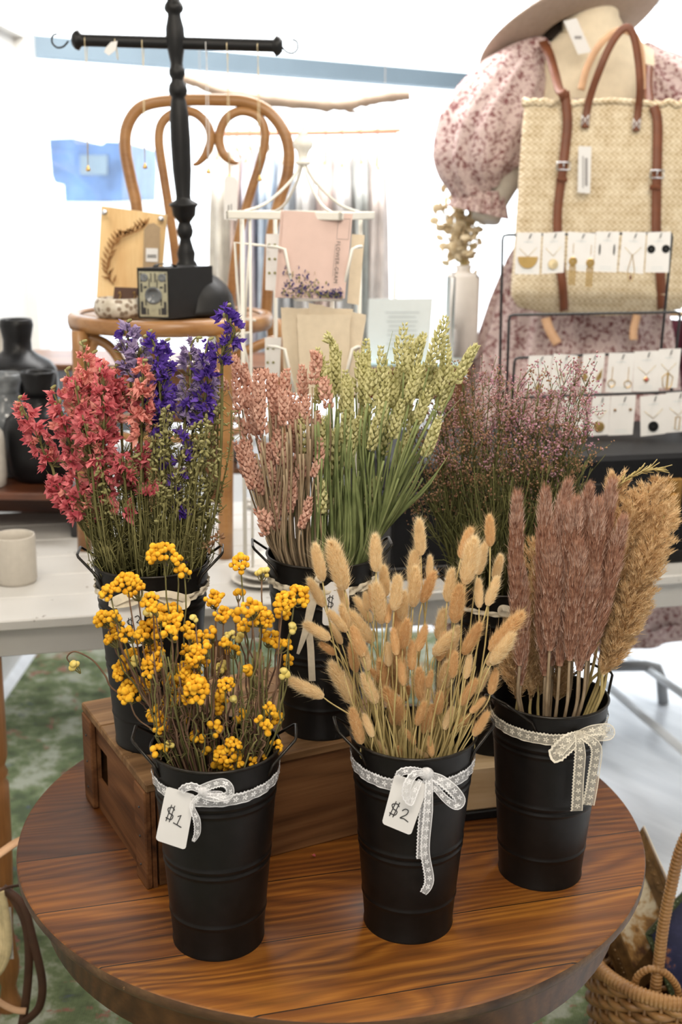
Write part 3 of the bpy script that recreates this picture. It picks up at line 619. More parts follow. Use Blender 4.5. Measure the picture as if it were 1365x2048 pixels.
# stoneware plates in the middle
c = Z(531, 1163, TZ); k = ((c-CP)@CF)/FPX
for i, (rr, h0, lb) in enumerate([(68, 0, 'widest white stoneware plate, bottom of the stack on the white table'), (56, .0125, 'middle white stoneware plate of the stack on the white table'), (44, .025, 'smallest white stoneware plate on top of the stack')]):
    r = rr*k; mb = MB(); mb.lathe([(.001, 0), (r*.7, 0), (r*.75, .004), (r, .010), (r, .012), (r*.95, .0122), (r*.72, .0085), (.001, .008)], c+[0, 0, h0], 56); tag(obj('plate', mb, M['stone'], None, base=c+[0, 0, h0]), lb, 'plate', 'stack of white plates')
mb = MB(); a = Z(492, 1010, TZ+.02); mb.box(a+[.03, .03, -.008], (.12, .008, .02), rz=-.8, bev=.001); mb.box(a+[.05, .02, -.012], (.10, .05, .012), rz=-.8, bev=.001)
tag(obj('small_tray', mb, M['stone'], None, False, base=a), 'small pale tray on the white table behind the blush wheat stems', 'tray')
# ------------------------------------------------------------------ bentwood chair
CY = 2.845; sc_ = W(343, 647, CY); CZ = W(343, 645, CY-.243)[2]; cc = np.array([sc_[0], CY, CZ])
t = thing('bentwood_chair', (cc[0], cc[1], TZ), 'honey coloured bentwood chair with scrolled back standing on the white table', 'chair')
SR = .235
mb = MB(); mb.lathe([(SR-.03, -.030), (SR, -.034), (SR+.004, -.02), (SR+.004, -.006), (SR-.002, 0), (SR-.02, .001), (SR-.024, -.004)], cc, 72); obj('seat_rim', mb, M['bentwood'], t)
mb = MB(); mb.lathe([(.001, -.006), (SR-.022, -.006), (SR-.022, -.02), (.001, -.02)], cc, 48); obj('seat', mb, M['bentwood'], t)
legs = [(450, 675, 452, 1116, CY-.19), (161, 675, 170, 1100, CY-.15), (300, 680, 305, 1060, CY+.17), (548, 690, 520, 1000, CY+.16)]
for (x0, y0, x1, y1, Y) in legs:
    p0 = W(x0, y0, Y); p0[2] = CZ-.03; p1 = Z(x1, y1, TZ)
    if Y > CY: p1 = np.array([p0[0]+(p0[0]-cc[0])*.10, Y+.03, TZ])
    mb = MB(); s_ = np.linspace(0, 1, 9); mb.tube([p0*(1-q)+p1*q for q in s_], [.020-.003*q for q in s_], 12); obj('leg', mb, M['bentwood'], t)
# arched braces under the seat
for pp in ([(172, 672), (215, 690), (245, 730), (268, 780), (285, 800)], [(440, 745), (470, 715), (520, 690), (550, 680)], [(190, 680), (176, 720), (170, 760)]):
    mb = MB(); mb.tube(smoothpts([W(x, y, CY-.14) for x, y in pp], 6), .0115, 10); obj('brace', mb, M['bentwood'], t)
mb = MB(); ring = [cc+np.array([.17*math.cos(q), .17*math.sin(q), -.27]) for q in np.linspace(0, 2*PI, 41)]; mb.tube(ring, .010, 8, cap=False); obj('stretcher_ring', mb, M['bentwood'], t)
YB = CY+.21
outer = [(282, 640), (279, 540), (274, 420), (262, 360), (251, 300), (254, 255), (275, 220), (310, 205), (370, 200), (430, 200), (490, 203), (535, 222), (565, 258), (578, 300), (575, 350), (560, 400), (545, 460), (538, 540), (532, 640)]
inner_l = [(360, 640), (352, 520), (340, 430), (326, 340), (318, 280), (325, 245), (350, 226), (385, 224), (412, 245), (422, 275), (414, 305), (398, 325), (386, 330)]
inner_r = [(462, 640), (465, 560), (478, 470), (500, 390), (522, 320), (531, 270), (518, 235), (485, 222), (455, 235), (441, 262), (440, 290), (450, 312), (466, 324), (477, 326)]
def back(pp, r0, nm, taper):
    P = smoothpts([W(x, y, YB+.02*(640-y)/440) for x, y in pp], 6); r = np.full(len(P), r0)
    if taper: m = 14; r[-m:] = np.linspace(r0, .003, m)
    mb = MB(); mb.tube(P, r, 14); obj(nm, mb, M['bentwood'], t)
back(outer, .0148, 'back_hoop', 0); back(inner_l, .0115, 'back_scroll', 1); back(inner_r, .0115, 'back_scroll', 1)
# ------------------------------------------------------------------ things on the chair seat
ZS = CZ+.001
# black turned T stand with dome base
sb = Z(385, 640, ZS); sb = W(388, 638, CY-.01); sb[2] = ZS
t = thing('jewelry_stand', tuple(sb), 'tall black turned T-bar stand with domed base hung with necklaces', 'stand')
DR = .098
mb = MB(); mb.lathe([(DR, 0), (DR+.002, .004), (DR*.99, .012), (DR*.93, .040), (DR*.80, .062), (DR*.60, .080), (DR*.35, .092), (.026, .097), (.02, .099)], sb, 48, cap=True); obj('dome_base', mb, M['matte'], t)
top = W(344, -60, sb[1]-.03); bot = W(374, 535, sb[1]); bot[2] = max(bot[2], ZS+.095); ax = nrm(top-bot)
kk = ((bot-CP)@CF)/FPX
def along(y): # point on the post axis at pixel row y
    f = (535-y)/595.; return f*np.linalg.norm(top-bot)
PR = [(22, 535), (22, 528), (17, 520), (19, 505), (14, 488), (11, 474), (15, 467), (17, 458), (15, 448), (12, 440), (13, 438), (23, 425), (25, 408), (30, 403), (29, 400), (16, 392), (15, 385), (19, 330), (20, 270), (19, 220), (15, 192), (13, 184), (17, 180), (19, 172), (17, 160), (12, 152), (12, 148), (16, 140), (16, 131), (13, 126), (12, 118), (15, 100), (19, 78), (18, 50), (13, 28), (13, 22), (17, 18), (19, 12), (17, 4), (12, -2), (14, -30), (14, -60)]
sb_ax = bot-ax*0
mb = MB(); mb.lathe([(.030, -.03*0-.012), (.028, 0)]+[(r*kk*.97, along(y)) for r, y in PR], bot, 28, axis=ax, cap=True); obj('turned_post', mb, M['matte'], t)
Yb = (bot+ax*along(88))[1]; a = W(150, 80, Yb); b = W(560, 92, Yb); bx = nrm(b-a); L = np.linalg.norm(b-a)
mb = MB(); mb.lathe([(.012, -.006), (.019, 0), (.022, .008), (.014, .014), (.013, .018), (.0135, L-.018), (.014, L-.014), (.022, L-.008), (.019, L), (.012, L+.006)], a, 20, axis=bx, cap=True); obj('cross_bar', mb, M['matte'], t)
for (px, sg) in ((137, -1), (563, 1)):
    c = W(px, 82 if sg < 0 else 92, Yb); pts = [c, c+bx*sg*.012+[0, 0, -.012], c+bx*sg*.026+[0, 0, -.014], c+bx*sg*.036+[0, 0, -.004], c+bx*sg*.034+[0, 0, .010], c+bx*sg*.024+[0, 0, .014]]
    mb = MB(); mb.tube(smoothpts(pts, 5), .0022, 6); obj('hook', mb, M['matte'], t)
def necklace(px, yend, label, pend=True, w=5, mat='goldpale'):
    p = W(px, 84+(px-150)*.03, Yb); e = W(px+4, yend, Yb); t = thing('necklace', tuple(p), label, 'necklace', 'necklaces over the T-bar'); r = .0145
    up = [p+np.array([0, r*math.cos(q), r*math.sin(q)]) for q in np.linspace(-.2, PI+.2, 9)]
    pts = [e]+[e*(1-q)+(up[0])*q+np.array([-w*.0006*math.sin(PI*q), 0, 0]) for q in (.3, .7)]+up+[up[-1]*(1-q)+e*q+np.array([w*.0006*math.sin(PI*q), 0, 0]) for q in (.3, .7)]+[e]
    mb = MB(); mb.tube(pts, .0008, 5); obj('chain', mb, M[mat], t)
    if pend: mb = MB(); mb.lathe([(.001, 0), (.0055, -.010), (.005, -.013), (.001, -.014)], e, 10); obj('pendant', mb, M['gold'], t)
necklace(172, 330, 'fine gold necklace nearest the left end of the T-bar'); necklace(232, 120, 'short chain carrying the small white tag on the T-bar', False)
necklace(286, 325, 'fine gold necklace with triangle pendant left of the post'); necklace(413, 335, 'pale doubled necklace just right of the post', True, 7, 'card')
necklace(455, 348, 'gold necklace holding the long white hang tag'); necklace(516, 350, 'gold chain necklace nearest the right end of the T-bar')
def hangtag(pts, Y, label, name='hang_tag', mat='card', marks=()):
    P = np.array([W(x, y, Y) for x, y in pts]); mb = MB(); mb.prism(P, 0, (0, 1, 0), .0008); o = obj(name, mb, M[mat], None, False, base=P[0]); tag(o, label, 'tag')
    mb = MB()
    for (x0, y0, x1, y1, w_) in marks: mb.prism([W(x0, y0, Y-.0006), W(x1, y0+w_*0, Y-.0006), W(x1, y1, Y-.0006), W(x0, y1, Y-.0006)], 0, (0, 1, 0), .0004)
    if marks: obj('print', mb, M['greyink'], o, False, label='small grey printing')
    return o
hangtag([(212, 95), (222, 84), (235, 82), (232, 100), (218, 111), (208, 104)], Yb-.02, 'small white tag tied to the left arm of the T-bar', 'hang_tag')
hangtag([(449, 360), (453, 352), (470, 354), (476, 362), (474, 441), (448, 438)], Yb-.012, 'long white hang tag dangling on a gold necklace', marks=[(456, 410, 459, 430, 1), (462, 408, 464, 430, 1)])
# box camera
YC2 = 2.72; f0 = W(284, 642, YC2); k = ((f0-CP)@CF)/FPX
zt = ZS+.104; ang = math.radians(24)
fl = np.array([f0[0], YC2-.045, ZS]); wfr = .072; ex = np.array([math.cos(-.12), math.sin(-.12), 0]); ey = np.array([-ex[1], ex[0], 0])
t = thing('box_camera', tuple(fl+ex*wfr/2), 'vintage black box camera with silvery geometric front plate on the chair seat', 'camera')
side = W(427, 642, YC2+.07)-(fl+ex*wfr); side[2] = 0; 
def cpts(z): return [fl+[0, 0, z], fl+ex*wfr+[0, 0, z], fl+ex*wfr+side+[0, 0, z], fl+side*1.0+[0, 0, z]]
mb = MB(); mb.prism(cpts(0), 0, (0, 0, 1), .110); obj('body', mb, M['matte'], t, False)
def cp2(u, v, d=.0): return fl+ex*wfr*u+[0, 0, .110*v]-ey*d
M['nickel'] = plain('aged_nickel', (.40, .38, .27), .4, .5, .2, 80)
mb = MB(); mb.prism([cp2(.06, .04), cp2(.94, .04), cp2(.94, .93), cp2(.06, .93)], 0, -ey, .0012); fpl = obj('face_plate', mb, M['nickel'], t, False)
mb = MB()
def blk(u0, v0, u1, v1): mb.prism([cp2(u0, v0, .0012), cp2(u1, v0, .0012), cp2(u1, v1, .0012), cp2(u0, v1, .0012)], 0, -ey, .0006)
for sx in (0, 1):
    m = (lambda u: u) if not sx else (lambda u: 1-u)
    for (u0, v0, u1, v1) in [(.10, .08, .26, .22), (.10, .22, .18, .34), (.30, .08, .34, .20), (.10, .52, .16, .70), (.20, .60, .30, .64), (.42, .72, .45, .90), (.36, .62, .39, .78), (.24, .26, .28, .42), (.10, .72, .14, .9)]: blk(min(m(u0), m(u1)), v0, max(m(u0), m(u1)), v1)
obj('plate_pattern', mb, M['ink'], fpl, False)
mb = MB(); mb.lathe([(.019, 0), (.019, .003), (.015, .004), (.013, .001), (.001, .0015)], cp2(.5, .46, .001), 32, axis=-ey); obj('lens', mb, M['glassy'], fpl)
for u in (.22, .78):
    mb = MB(); mb.lathe([(.009, 0), (.009, .002), (.007, .0022), (.001, .001)], cp2(u, .81, .001), 20, axis=-ey); obj('viewfinder', mb, M['glassy'], fpl)
mb = MB(); mb.ribbon(smoothpts([cp2(.5, 1, 0)+ey*.02, cp2(.55, 1.06, 0)+ey*.03, cp2(.9, 1.05, 0)+ey*.05, cp2(1, 1, 0)+ey*.06], 4), .012, (0, 0, 1), .002); obj('strap', mb, M['matte'], t)
# wood plaque
YP = 2.86
PQ = [W(203, 412, YP), W(334, 430, YP-.01), W(318, 640, YP-.03), W(192, 636, YP-.02)]
PQ[2][2] = PQ[3][2] = ZS
t = thing('wood_plaque', tuple((PQ[2]+PQ[3])/2), 'pale wooden plaque burnt with a leafy wreath leaning on the chair', 'plaque')
mb = MB(); mb.prism(PQ, 0, (0, 1, 0), .010); obj('board', mb, M['plaque'], t, False)
M['burn'] = plain('burnt_line', (.26, .12, .035), .8, 0, .1)
wr = [(290, 452), (275, 462), (255, 470), (236, 480), (224, 500), (215, 525), (216, 550), (228, 570)]
mb = MB(); C = smoothpts([W(x, y, YP-.026) for x, y in wr], 5); mb.tube(C, .0012, 5)
for i, p in enumerate(C[::2]):
    for sg in (-1, 1):
        d = nrm(np.array([.6*sg, 0, .9])+.3*rng.normal(size=3)*[1, 0, 1]); mb.ribbon([p, p+d*.010, p+d*.022], [.001, .006, .001], (0, -1, 0))
obj('burnt_wreath', mb, M['burn'], t)
for (x, y) in ((208, 425), (320, 438)):
    mb = MB(); mb.lathe([(.004, 0), (.006, .006), (.004, .012), (.007, .016), (.003, .022)], W(x, y, YP-.014), 12, axis=(.3, -1, 0), cap=True); obj('hook', mb, M['chrome'], t)
o = hangtag([(288, 460), (296, 448), (308, 446), (321, 455), (318, 545), (286, 545)], YP-.05, 'brown kraft tag with white barcode sticker on the plaque hook', 'kraft_tag', 'kraft')
mb = MB(); mb.prism([W(x, y, YP-.051) for x, y in ((292, 496), (316, 497), (316, 524), (292, 523))], 0, (0, -1, 0), .0006); bst = obj('barcode_sticker', mb, M['card'], o, False)
mb = MB()
for i in range(9): mb.prism([W(x, y, YP-.052) for x, y in ((295+i*2.1, 509), (296+i*2.1, 509), (296+i*2.1, 516), (295+i*2.1, 516))], 0, (0, -1, 0), .0003)
obj('bars', mb, M['ink'], bst, False)
# speckled pot with earring card
def speck():
    n = N('speckled_glaze'); v = n.obj(); a = n.n('ShaderNodeTexVoronoi', i_Vector=v, i_Scale=75); f = n.math('LESS_THAN', a, .40); b = n.noise(v, 20, 3)
    sep = n.n('ShaderNodeSeparateXYZ', i_0=v); n.link(n.mix(n.math('MULTIPLY', f, .8), n.ramp(b, [(.3, (.40, .34, .26)), (.7, (.66, .61, .52))]), (.16, .10, .06)), 'Base Color'); n.b.inputs['Roughness'].default_value = .25; return n.m
M['speck'] = speck()
c = W(237, 640, 2.70); c[2] = ZS; t = thing('speckled_pot', tuple(c), 'low round speckled brown and cream pot on the chair seat', 'pot'); r = .0535
mb = MB(); mb.lathe([(.001, 0), (r*.8, 0), (r*.97, .010), (r, .022), (r*.97, .034), (r*.88, .042), (r*.84, .043), (r*.80, .036), (.001, .02)], c, 40); obj('body', mb, M['speck'], t)
o = hangtag([(229, 574), (279, 576), (272, 604), (226, 602)], c[1]-.01, 'small dark brown earring card propped in the speckled pot', 'earring_card', 'leatherdark')
for x in (237, 266):
    mb = MB(); mb.tube(smoothpts([W(x, 588, c[1]-.013), W(x+3, 584, c[1]-.018), W(x+4, 592, c[1]-.016), W(x, 602, c[1]-.014)], 4), .0012, 5); obj('earring', mb, M['gold'], o)
# ------------------------------------------------------------------ white card rack with finial
YR = 2.56; rc = W(606, 430, YR); k = ((rc-CP)@CF)/FPX
t = thing('card_rack', (rc[0], rc[1], TZ), 'white wire revolving card rack with finial behind the wheat bucket', 'rack')
zf = rc[2]; hw = .118; rz_ = -.30
def rp(a, b, z): cs, sn = math.cos(rz_), math.sin(rz_); return np.array([rc[0]+a*cs-b*sn, rc[1]+a*sn+b*cs, z])
mb = MB()
for (a0, b0, a1, b1) in [(-1, -1, 1, -1), (1, -1, 1, 1), (1, 1, -1, 1), (-1, 1, -1, -1)]:
    p = (rp(a0*hw, b0*hw, zf)+rp(a1*hw, b1*hw, zf))/2; mb.box(p, (2*hw+.008, .008, .016), rz=rz_+(0 if b0 == b1 else PI/2), bev=.002)
obj('top_frame', mb, M['offwhite'], t, False)
fz = W(606, 320, YR)[2]
mb = MB()
for (a, b) in ((-.8, -.8), (.8, -.8), (.8, .8), (-.8, .8)):
    p1 = rp(a*hw, b*hw, zf+.006); q = rp(0, 0, fz); mb.tube(smoothpts([p1, p1*.62+q*.38+[0, 0, -.022], p1*.2+q*.8+[0, 0, -.020], q], 6), .0032, 8)
obj('crown_wires', mb, M['offwhite'], t)
k2 = k; mb = MB(); zz = lambda y: W(604, y, YR)[2]
mb.lathe([(11*k, zz(330)), (15*k, zz(327)), (15*k, zz(323)), (8*k, zz(320)), (9*k, zz(312)), (12*k, zz(302)), (19*k, zz(294)), (20*k, zz(286)), (16*k, zz(276)), (9*k, zz(271)), (10*k, zz(269)), (6*k, zz(262)), (2*k, zz(260)), (3*k, zz(257)), (1*k, zz(254))], (rc[0], rc[1], 0), 28, cap=True); obj('finial', mb, M['offwhite'], t)
mb = MB()
for (a, b) in ((-.82, -.82), (-.62, -.95), (.82, -.82), (.82, .82), (-.82, .82)):
    mb.tube([rp(a*hw, b*hw, TZ+.02), rp(a*hw, b*hw, zf)], .0045 if a != -.62 else .003, 8)
obj('uprights', mb, M['offwhite'], t)
mb = MB(); mb.lathe([(.14, TZ), (.14, TZ+.012), (.13, TZ+.018), (.02, TZ+.022)], (rc[0], rc[1], 0), 40, cap=True); obj('base', mb, M['offwhite'], t)
for (ya, yb) in ((490, 600), (690, 790)):
    mb = MB(); y0 = YR-hw-.035
    for (xs, xe, yy) in ((537, 590, ya), (724, 683, ya)):
        mb.tube([W(xs, yy+3, y0+.02), W((xs+(570 if xs < 600 else 705))/2, yy+4, y0), W(570 if xs < 600 else 705, yy+8, y0-.006), W(xe, yb, y0+.004)], .0032, 8)
    mb.tube([W(590, yb, y0+.004), W(683, yb, y0+.004)], .003, 6); mb.tube([W(537, ya+3, y0+.02), W(537, ya+3, YR-hw*.6)], .003, 6); mb.tube([W(724, ya+3, y0+.02), W(724, ya+3, YR-hw*.6)], .003, 6)
    obj('card_pocket', mb, M['offwhite'], t)
mb = MB(); y0 = YR-.06
mb.tube([W(533, 492, y0), W(505, 489, y0), W(470, 485, y0), W(474, 560, y0), W(480, 636, y0), W(512, 641, y0)], .003, 6); mb.tube([W(500, 488, y0), W(495, 560, y0), W(490, 636, y0)], .003, 6); obj('side_pocket', mb, M['offwhite'], t)
mb = MB(); mb.tube([W(505, 665, y0), W(470, 668, y0), W(485, 680, y0), W(505, 760, y0)], .003, 6); obj('side_pocket', mb, M['offwhite'], t)
M['blush'] = plain('blush_envelope', (.60, .44, .39), .8, 0, .03, 40); M['deckle'] = plain('handmade_paper', (.66, .56, .42), .9, 0, .05, 50, .3, 200)
yc = YR-hw-.030
card = [W(568, 421, yc+.012), W(706, 428, yc+.012), W(690, 597, yc-.012), W(556, 595, yc-.012)]
t2 = thing('blush_envelope', tuple(card[3]), 'blush pink envelope printed FLOWER-GRAM with pressed petals in the top pocket', 'envelope')
mb = MB(); mb.prism(card, 0, (0, 1, 0), .0012); mb.prism([p+np.array([-.006, .003, -.001]) for p in card], 0, (0, 1, 0), .0012); obj('paper', mb, M['blush'], t2, False)
fc = bpy.data.curves.new('printed_words', 'FONT'); fc.body = 'FLOWER-GRAM'; fc.size = .0105; fc.extrude = .0002; fc.space_character = 1.15; fc.align_x = 'LEFT'
fo = bpy.data.objects.new('printed_words', fc); COL.objects.link(fo)
dx = nrm(card[3]-card[0]); dyv = nrm(card[1]-card[0]); nn = nrm(np.cross(dx, dyv)); 
if nn[1] > 0: pass
p = W(674, 482, yc+.001); nf = nrm(np.cross(card[1]-card[0], card[3]-card[0])); nf = nf if nf[1] < 0 else -nf
X = dx; Yv = nrm(np.cross(nf, X)); mt = Matrix.Identity(4)
for i in range(3): mt[i][0] = X[i]; mt[i][1] = Yv[i]; mt[i][2] = nf[i]; mt[i][3] = (p+nf*.0016)[i]
dg = bpy.context.evaluated_depsgraph_get(); dg.update(); me = bpy.data.meshes.new_from_object(fo.evaluated_get(dg)); bpy.data.objects.remove(fo)
me.transform(mt); me.transform(Matrix.Translation(Vector(-card[3]))); me.materials.clear(); me.materials.append(M['ink']); o = bpy.data.objects.new('printed_words', me); COL.objects.link(o); o.parent = t2
def onc(u, v, e=.0005): return (card[0]*(1-u)+card[1]*u)*(1-v)+(card[3]*(1-u)+card[2]*u)*v+nf*e
mb = MB()
def ln(u0, v0, u1, v1): mb.tube([onc(u0, v0), onc(u1, v1)], .0003, 4)
ln(.80, .06, .97, .06); ln(.80, .06, .80, .30); ln(.97, .06, .97, .30); ln(.80, .30, .97, .30); ln(.79, .36, .79, .74)
obj('printed_lines', mb, M['greyink'], t2, False)
mb1, mb2 = MB(), MB()
for i in range(420):
    u = rng.uniform(.05, .95); top = .72 if u < .3 else (.80 if u < .6 else .93); v = 1-abs(rng.normal())*(1-top)*.6-.01
    if v < .6: continue
    c = onc(u, v, .001+rng.random()*.003); d = rng.normal(size=3); d[1] *= .3; e = rng.normal(size=3)
    d = nrm(d)*rng.uniform(.002, .005); e = nrm(e)*rng.uniform(.001, .003); (mb1 if rng.random() < .55 else mb2).add([c-d, c+e, c+d, c-e], [(0, 1, 2, 3)])
obj('blue_petals', mb1, petal('blue_petals', (.03, .03, .16), (.12, .10, .30)), t2, False); obj('tan_petals', mb2, M['budolive'], t2, False)
# deckle-edged envelopes
for j, (q, lb) in enumerate([([(562, 615), (708, 618), (700, 790), (570, 785)], 'cream handmade paper envelope at the back left of the lower pocket'), ([(618, 606), (732, 630), (712, 790), (620, 780)], 'cream handmade paper sheet tilting right behind the deckle envelope'), ([(594, 630), (702, 628), (694, 795), (602, 795)], 'front deckle-edged beige envelope in the lower pocket')]):
    Yq = yc+.010-j*.006; P = [W(x, y, Yq) for x, y in q]; tp_ = []
    for i in range(4):
        for s_ in np.linspace(0, 1, 14)[:-1]: tp_.append(P[i]*(1-s_)+P[(i+1) % 4]*s_+rng.normal(size=3)*[.0006, 0, .0006])
    mb = MB(); mb.prism(tp_, 0, (0, 1, 0), .0015); tag(obj('paper_envelope', mb, M['deckle'], None, False, base=P[3]), lb, 'envelope', 'envelopes in the lower pocket')
for j, (q, lb) in enumerate([([(533, 468), (560, 468), (556, 582), (531, 580)], 'white printed card in the upper left side pocket of the rack'), ([(530, 675), (563, 675), (560, 755), (531, 755)], 'white printed card in the lower left side pocket'), ([(704, 468), (730, 470), (718, 610), (695, 606)], 'bundle of cream cards in the right side pocket of the rack')]):
    o = hangtag(q, YR-.05+.02*j, lb, 'greeting_card', 'card' if j < 2 else 'deckle')
    o['category'] = 'card'
    if j < 2:
        mb = MB(); 
        for i in range(6): x = q[0][0]+6+(i % 2)*11; y = q[0][1]+22+(i//2)*28; mb.ball(W(x, y, YR-.053+.02*j), .003, 6, 4, sc=(1, .2, 1))
        obj('printed_flowers', mb, M['budolive'], o)
# ------------------------------------------------------------------ sideboard behind, sign, vase with dried stems
YS = 3.62; zs = W(700, 735, YS)[2]; X0 = -1.12; X1 = W(942, 735, YS)[0]
t = thing('sideboard', ((X0+X1)/2, YS+.2, 0), 'long brown wooden sideboard with open shelf behind the chair', 'sideboard')
obj('top', sbox(X0, X1, YS, YS+.36, zs-.02, zs), M['midwood'], t, False)
ya = W(400, 850, YS)[2]; ysf = W(400, 938, YS)[2]
obj('apron', sbox(W(318, 700, YS)[0], W(432, 700, YS)[0], YS+.02, YS+.05, ya, zs-.02), M['midwood'], t, False)
obj('apron', sbox(W(690, 700, YS)[0], X1-.02, YS+.02, YS+.05, zs-.10, zs-.02), M['darkwood'], t, False)
obj('shelf', sbox(X0, X1, YS+.02, YS+.34, ysf-.02, ysf), M['midwood'], t, False)
for x in (W(290, 700, YS)[0], W(420, 700, YS)[0], X1-.03):
    for y in (YS+.03, YS+.33): obj('leg', sbox(x-.018, x+.018, y-.018, y+.018, 0, zs-.02, .002), M['midwood'], t, False)
M['paleglass'] = plain('pale_aqua_glass', (.45, .62, .66), .1, 0, .05, 4)
mb = sbox(W(640, 715, YS)[0], X1-.01, YS+.01, YS+.33, zs, zs+.014); tag(obj('glass_sheet', mb, M['paleglass'], None, False, base=(.2, YS+.15, zs)), 'pale aqua glass sheet on the right of the sideboard', 'glass')
zg = zs+.014
for (x, w_, h_, mm, lb) in [(458, 30, 42, 'blue', 'dark blue jar on the sideboard shelf behind the chair leg'), (412, 22, 60, 'paleglass', 'pale glass jar on the sideboard shelf behind the larkspur')]:
    c = W(x, 930, YS+.12); c[2] = ysf; k = ((c-CP)@CF)/FPX; r = w_*k/1.6; mb = MB(); h_ *= k; mb.lathe([(.001, 0), (r, 0), (r, h_*.8), (r*.8, h_*.9), (r*.8, h_), (.001, h_)], c, 24); tag(obj('glass_jar', mb, M['paleglass'] if mm != 'blue' else M['glassy'], None, base=c), lb, 'jar')
# framed notice
ys = YS+.06; P = [W(738, 598, ys), W(867, 596, ys), W(858, 712, ys), W(734, 714, ys)]
for q in (2, 3): P[q][2] = zg
t = thing('sign_holder', tuple((P[2]+P[3])/2), 'clear standing sign holder with pale printed notice on the sideboard', 'sign')
M['acryl'] = plain('clear_acrylic_white', (.78, .85, .87), .15, 0, .02)
mb = MB(); mb.prism(P, 0, (0, 1, 0), .006); obj('acrylic_panel', mb, M['acryl'], t, False)
mb = MB()
for i in range(9):
    y = 624+i*9; w0 = (rng.uniform(0, 12)); mb.prism([W(768+w0, y, ys-.001), W(842-w0, y, ys-.001), W(842-w0, y+2.2, ys-.001), W(768+w0, y+2.2, ys-.001)], 0, (0, -1, 0), .0005)
M['faint'] = plain('faint_print', (.52, .58, .60), .7, 0, 0)
obj('faint_lines', mb, M['faint'], t, False)
# tall white vase
yv = YS+.10; c = W(922, 700, yv); c[2] = zg; k = ((c-CP)@CF)/FPX; t = thing('tall_vase', tuple(c), 'tall square white vase of dried leaves beside the mannequin', 'vase')
zt_ = W(922, 545, yv)[2]; hwv = 29*k
mb = MB(); mb.box((c[0], c[1], (zg+zt_)/2), (2*hwv, 2*hwv, zt_-zg), rz=.12, bev=.012); mb.lathe([(hwv*.55, zt_-.01), (hwv*.5, zt_+.012), (hwv*.62, zt_+.022), (hwv*.5, zt_+.022), (hwv*.4, zt_-.02)], (c[0], c[1], 0), 24); obj('body', mb, M['vasewhite'], t)
t = thing('dried_stems', (c[0], c[1], zt_), 'cream dried lunaria stems standing in the tall white vase', 'dried flowers')
M['lunaria'] = petal('dried_lunaria', (.70, .58, .40), (.92, .84, .66), 30, .5)
mb = MB(); mb2 = MB()
for i in range(9):
    tx, ty = rng.uniform(865, 975), rng.uniform(385, 450); e = W(tx, ty, yv+rng.uniform(-.05, .05)); s0 = np.array([c[0], c[1], zt_+.01]); mid = (s0+e)/2+rng.normal(size=3)*.015
    P = smoothpts([s0, mid, e], 6); mb.tube(P, .0022, 5)
    for p in P[3:]:
        for _ in range(2):
            q = p+rng.normal(size=3)*.022; mb2.ball(q, .017, 8, 5, axis=rng.normal(size=3), sc=(1, .8, .12))
obj('stems', mb, M['strawstem'], t); o = obj('seed_discs', mb2, M['lunaria'], t); o['kind'] = 'stuff'
# ------------------------------------------------------------------ clothes rail and garments far behind
YG = 4.25
t = thing('clothes_rail', tuple(W(600, 262, YG)), 'copper clothes rail in front of the bright window', 'rail')
M['copper'] = plain('copper', (.80, .38, .25), .35, .6, .05)
mb = MB(); mb.tube([W(420, 268, YG), W(802, 262, YG)], .009, 10); obj('bar', mb, M['copper'], t)
for x in (424, 798):
    p = W(x, 265, YG); mb = MB(); mb.tube([p, (p[0], p[1], 0)], .010, 10); mb.tube([(p[0], p[1]-.22, .015), (p[0], p[1]+.22, .015)], .012, 8); obj('post', mb, M['offwhite'], t)
gar = [(445, 34, 290, 690, (.78, .72, .60), 'cream garment leftmost on the far rail'), (474, 22, 300, 690, (.62, .40, .28), 'tan pink garment on the far rail'), (500, 30, 296, 700, (.62, .58, .74), 'pale lilac garment on the far rail'), (536, 34, 290, 705, (.36, .54, .76), 'light blue denim garment on the far rail'), (572, 32, 300, 700, (.46, .52, .58), 'pale grey garment on the far rail behind the chair back'), (612, 34, 292, 705, (.75, .77, .76), 'white gauzy garment behind the rack finial'), (652, 30, 300, 700, (.62, .36, .28), 'terracotta patterned garment on the far rail'), (685, 40, 305, 705, (.50, .48, .48), 'grey plaid garment on the far rail'), (722, 34, 298, 705, (.20, .25, .23), 'dark green patterned dress on the far rail'), (755, 34, 310, 690, (.62, .50, .44), 'beige sheer garment rightmost on the far rail')]
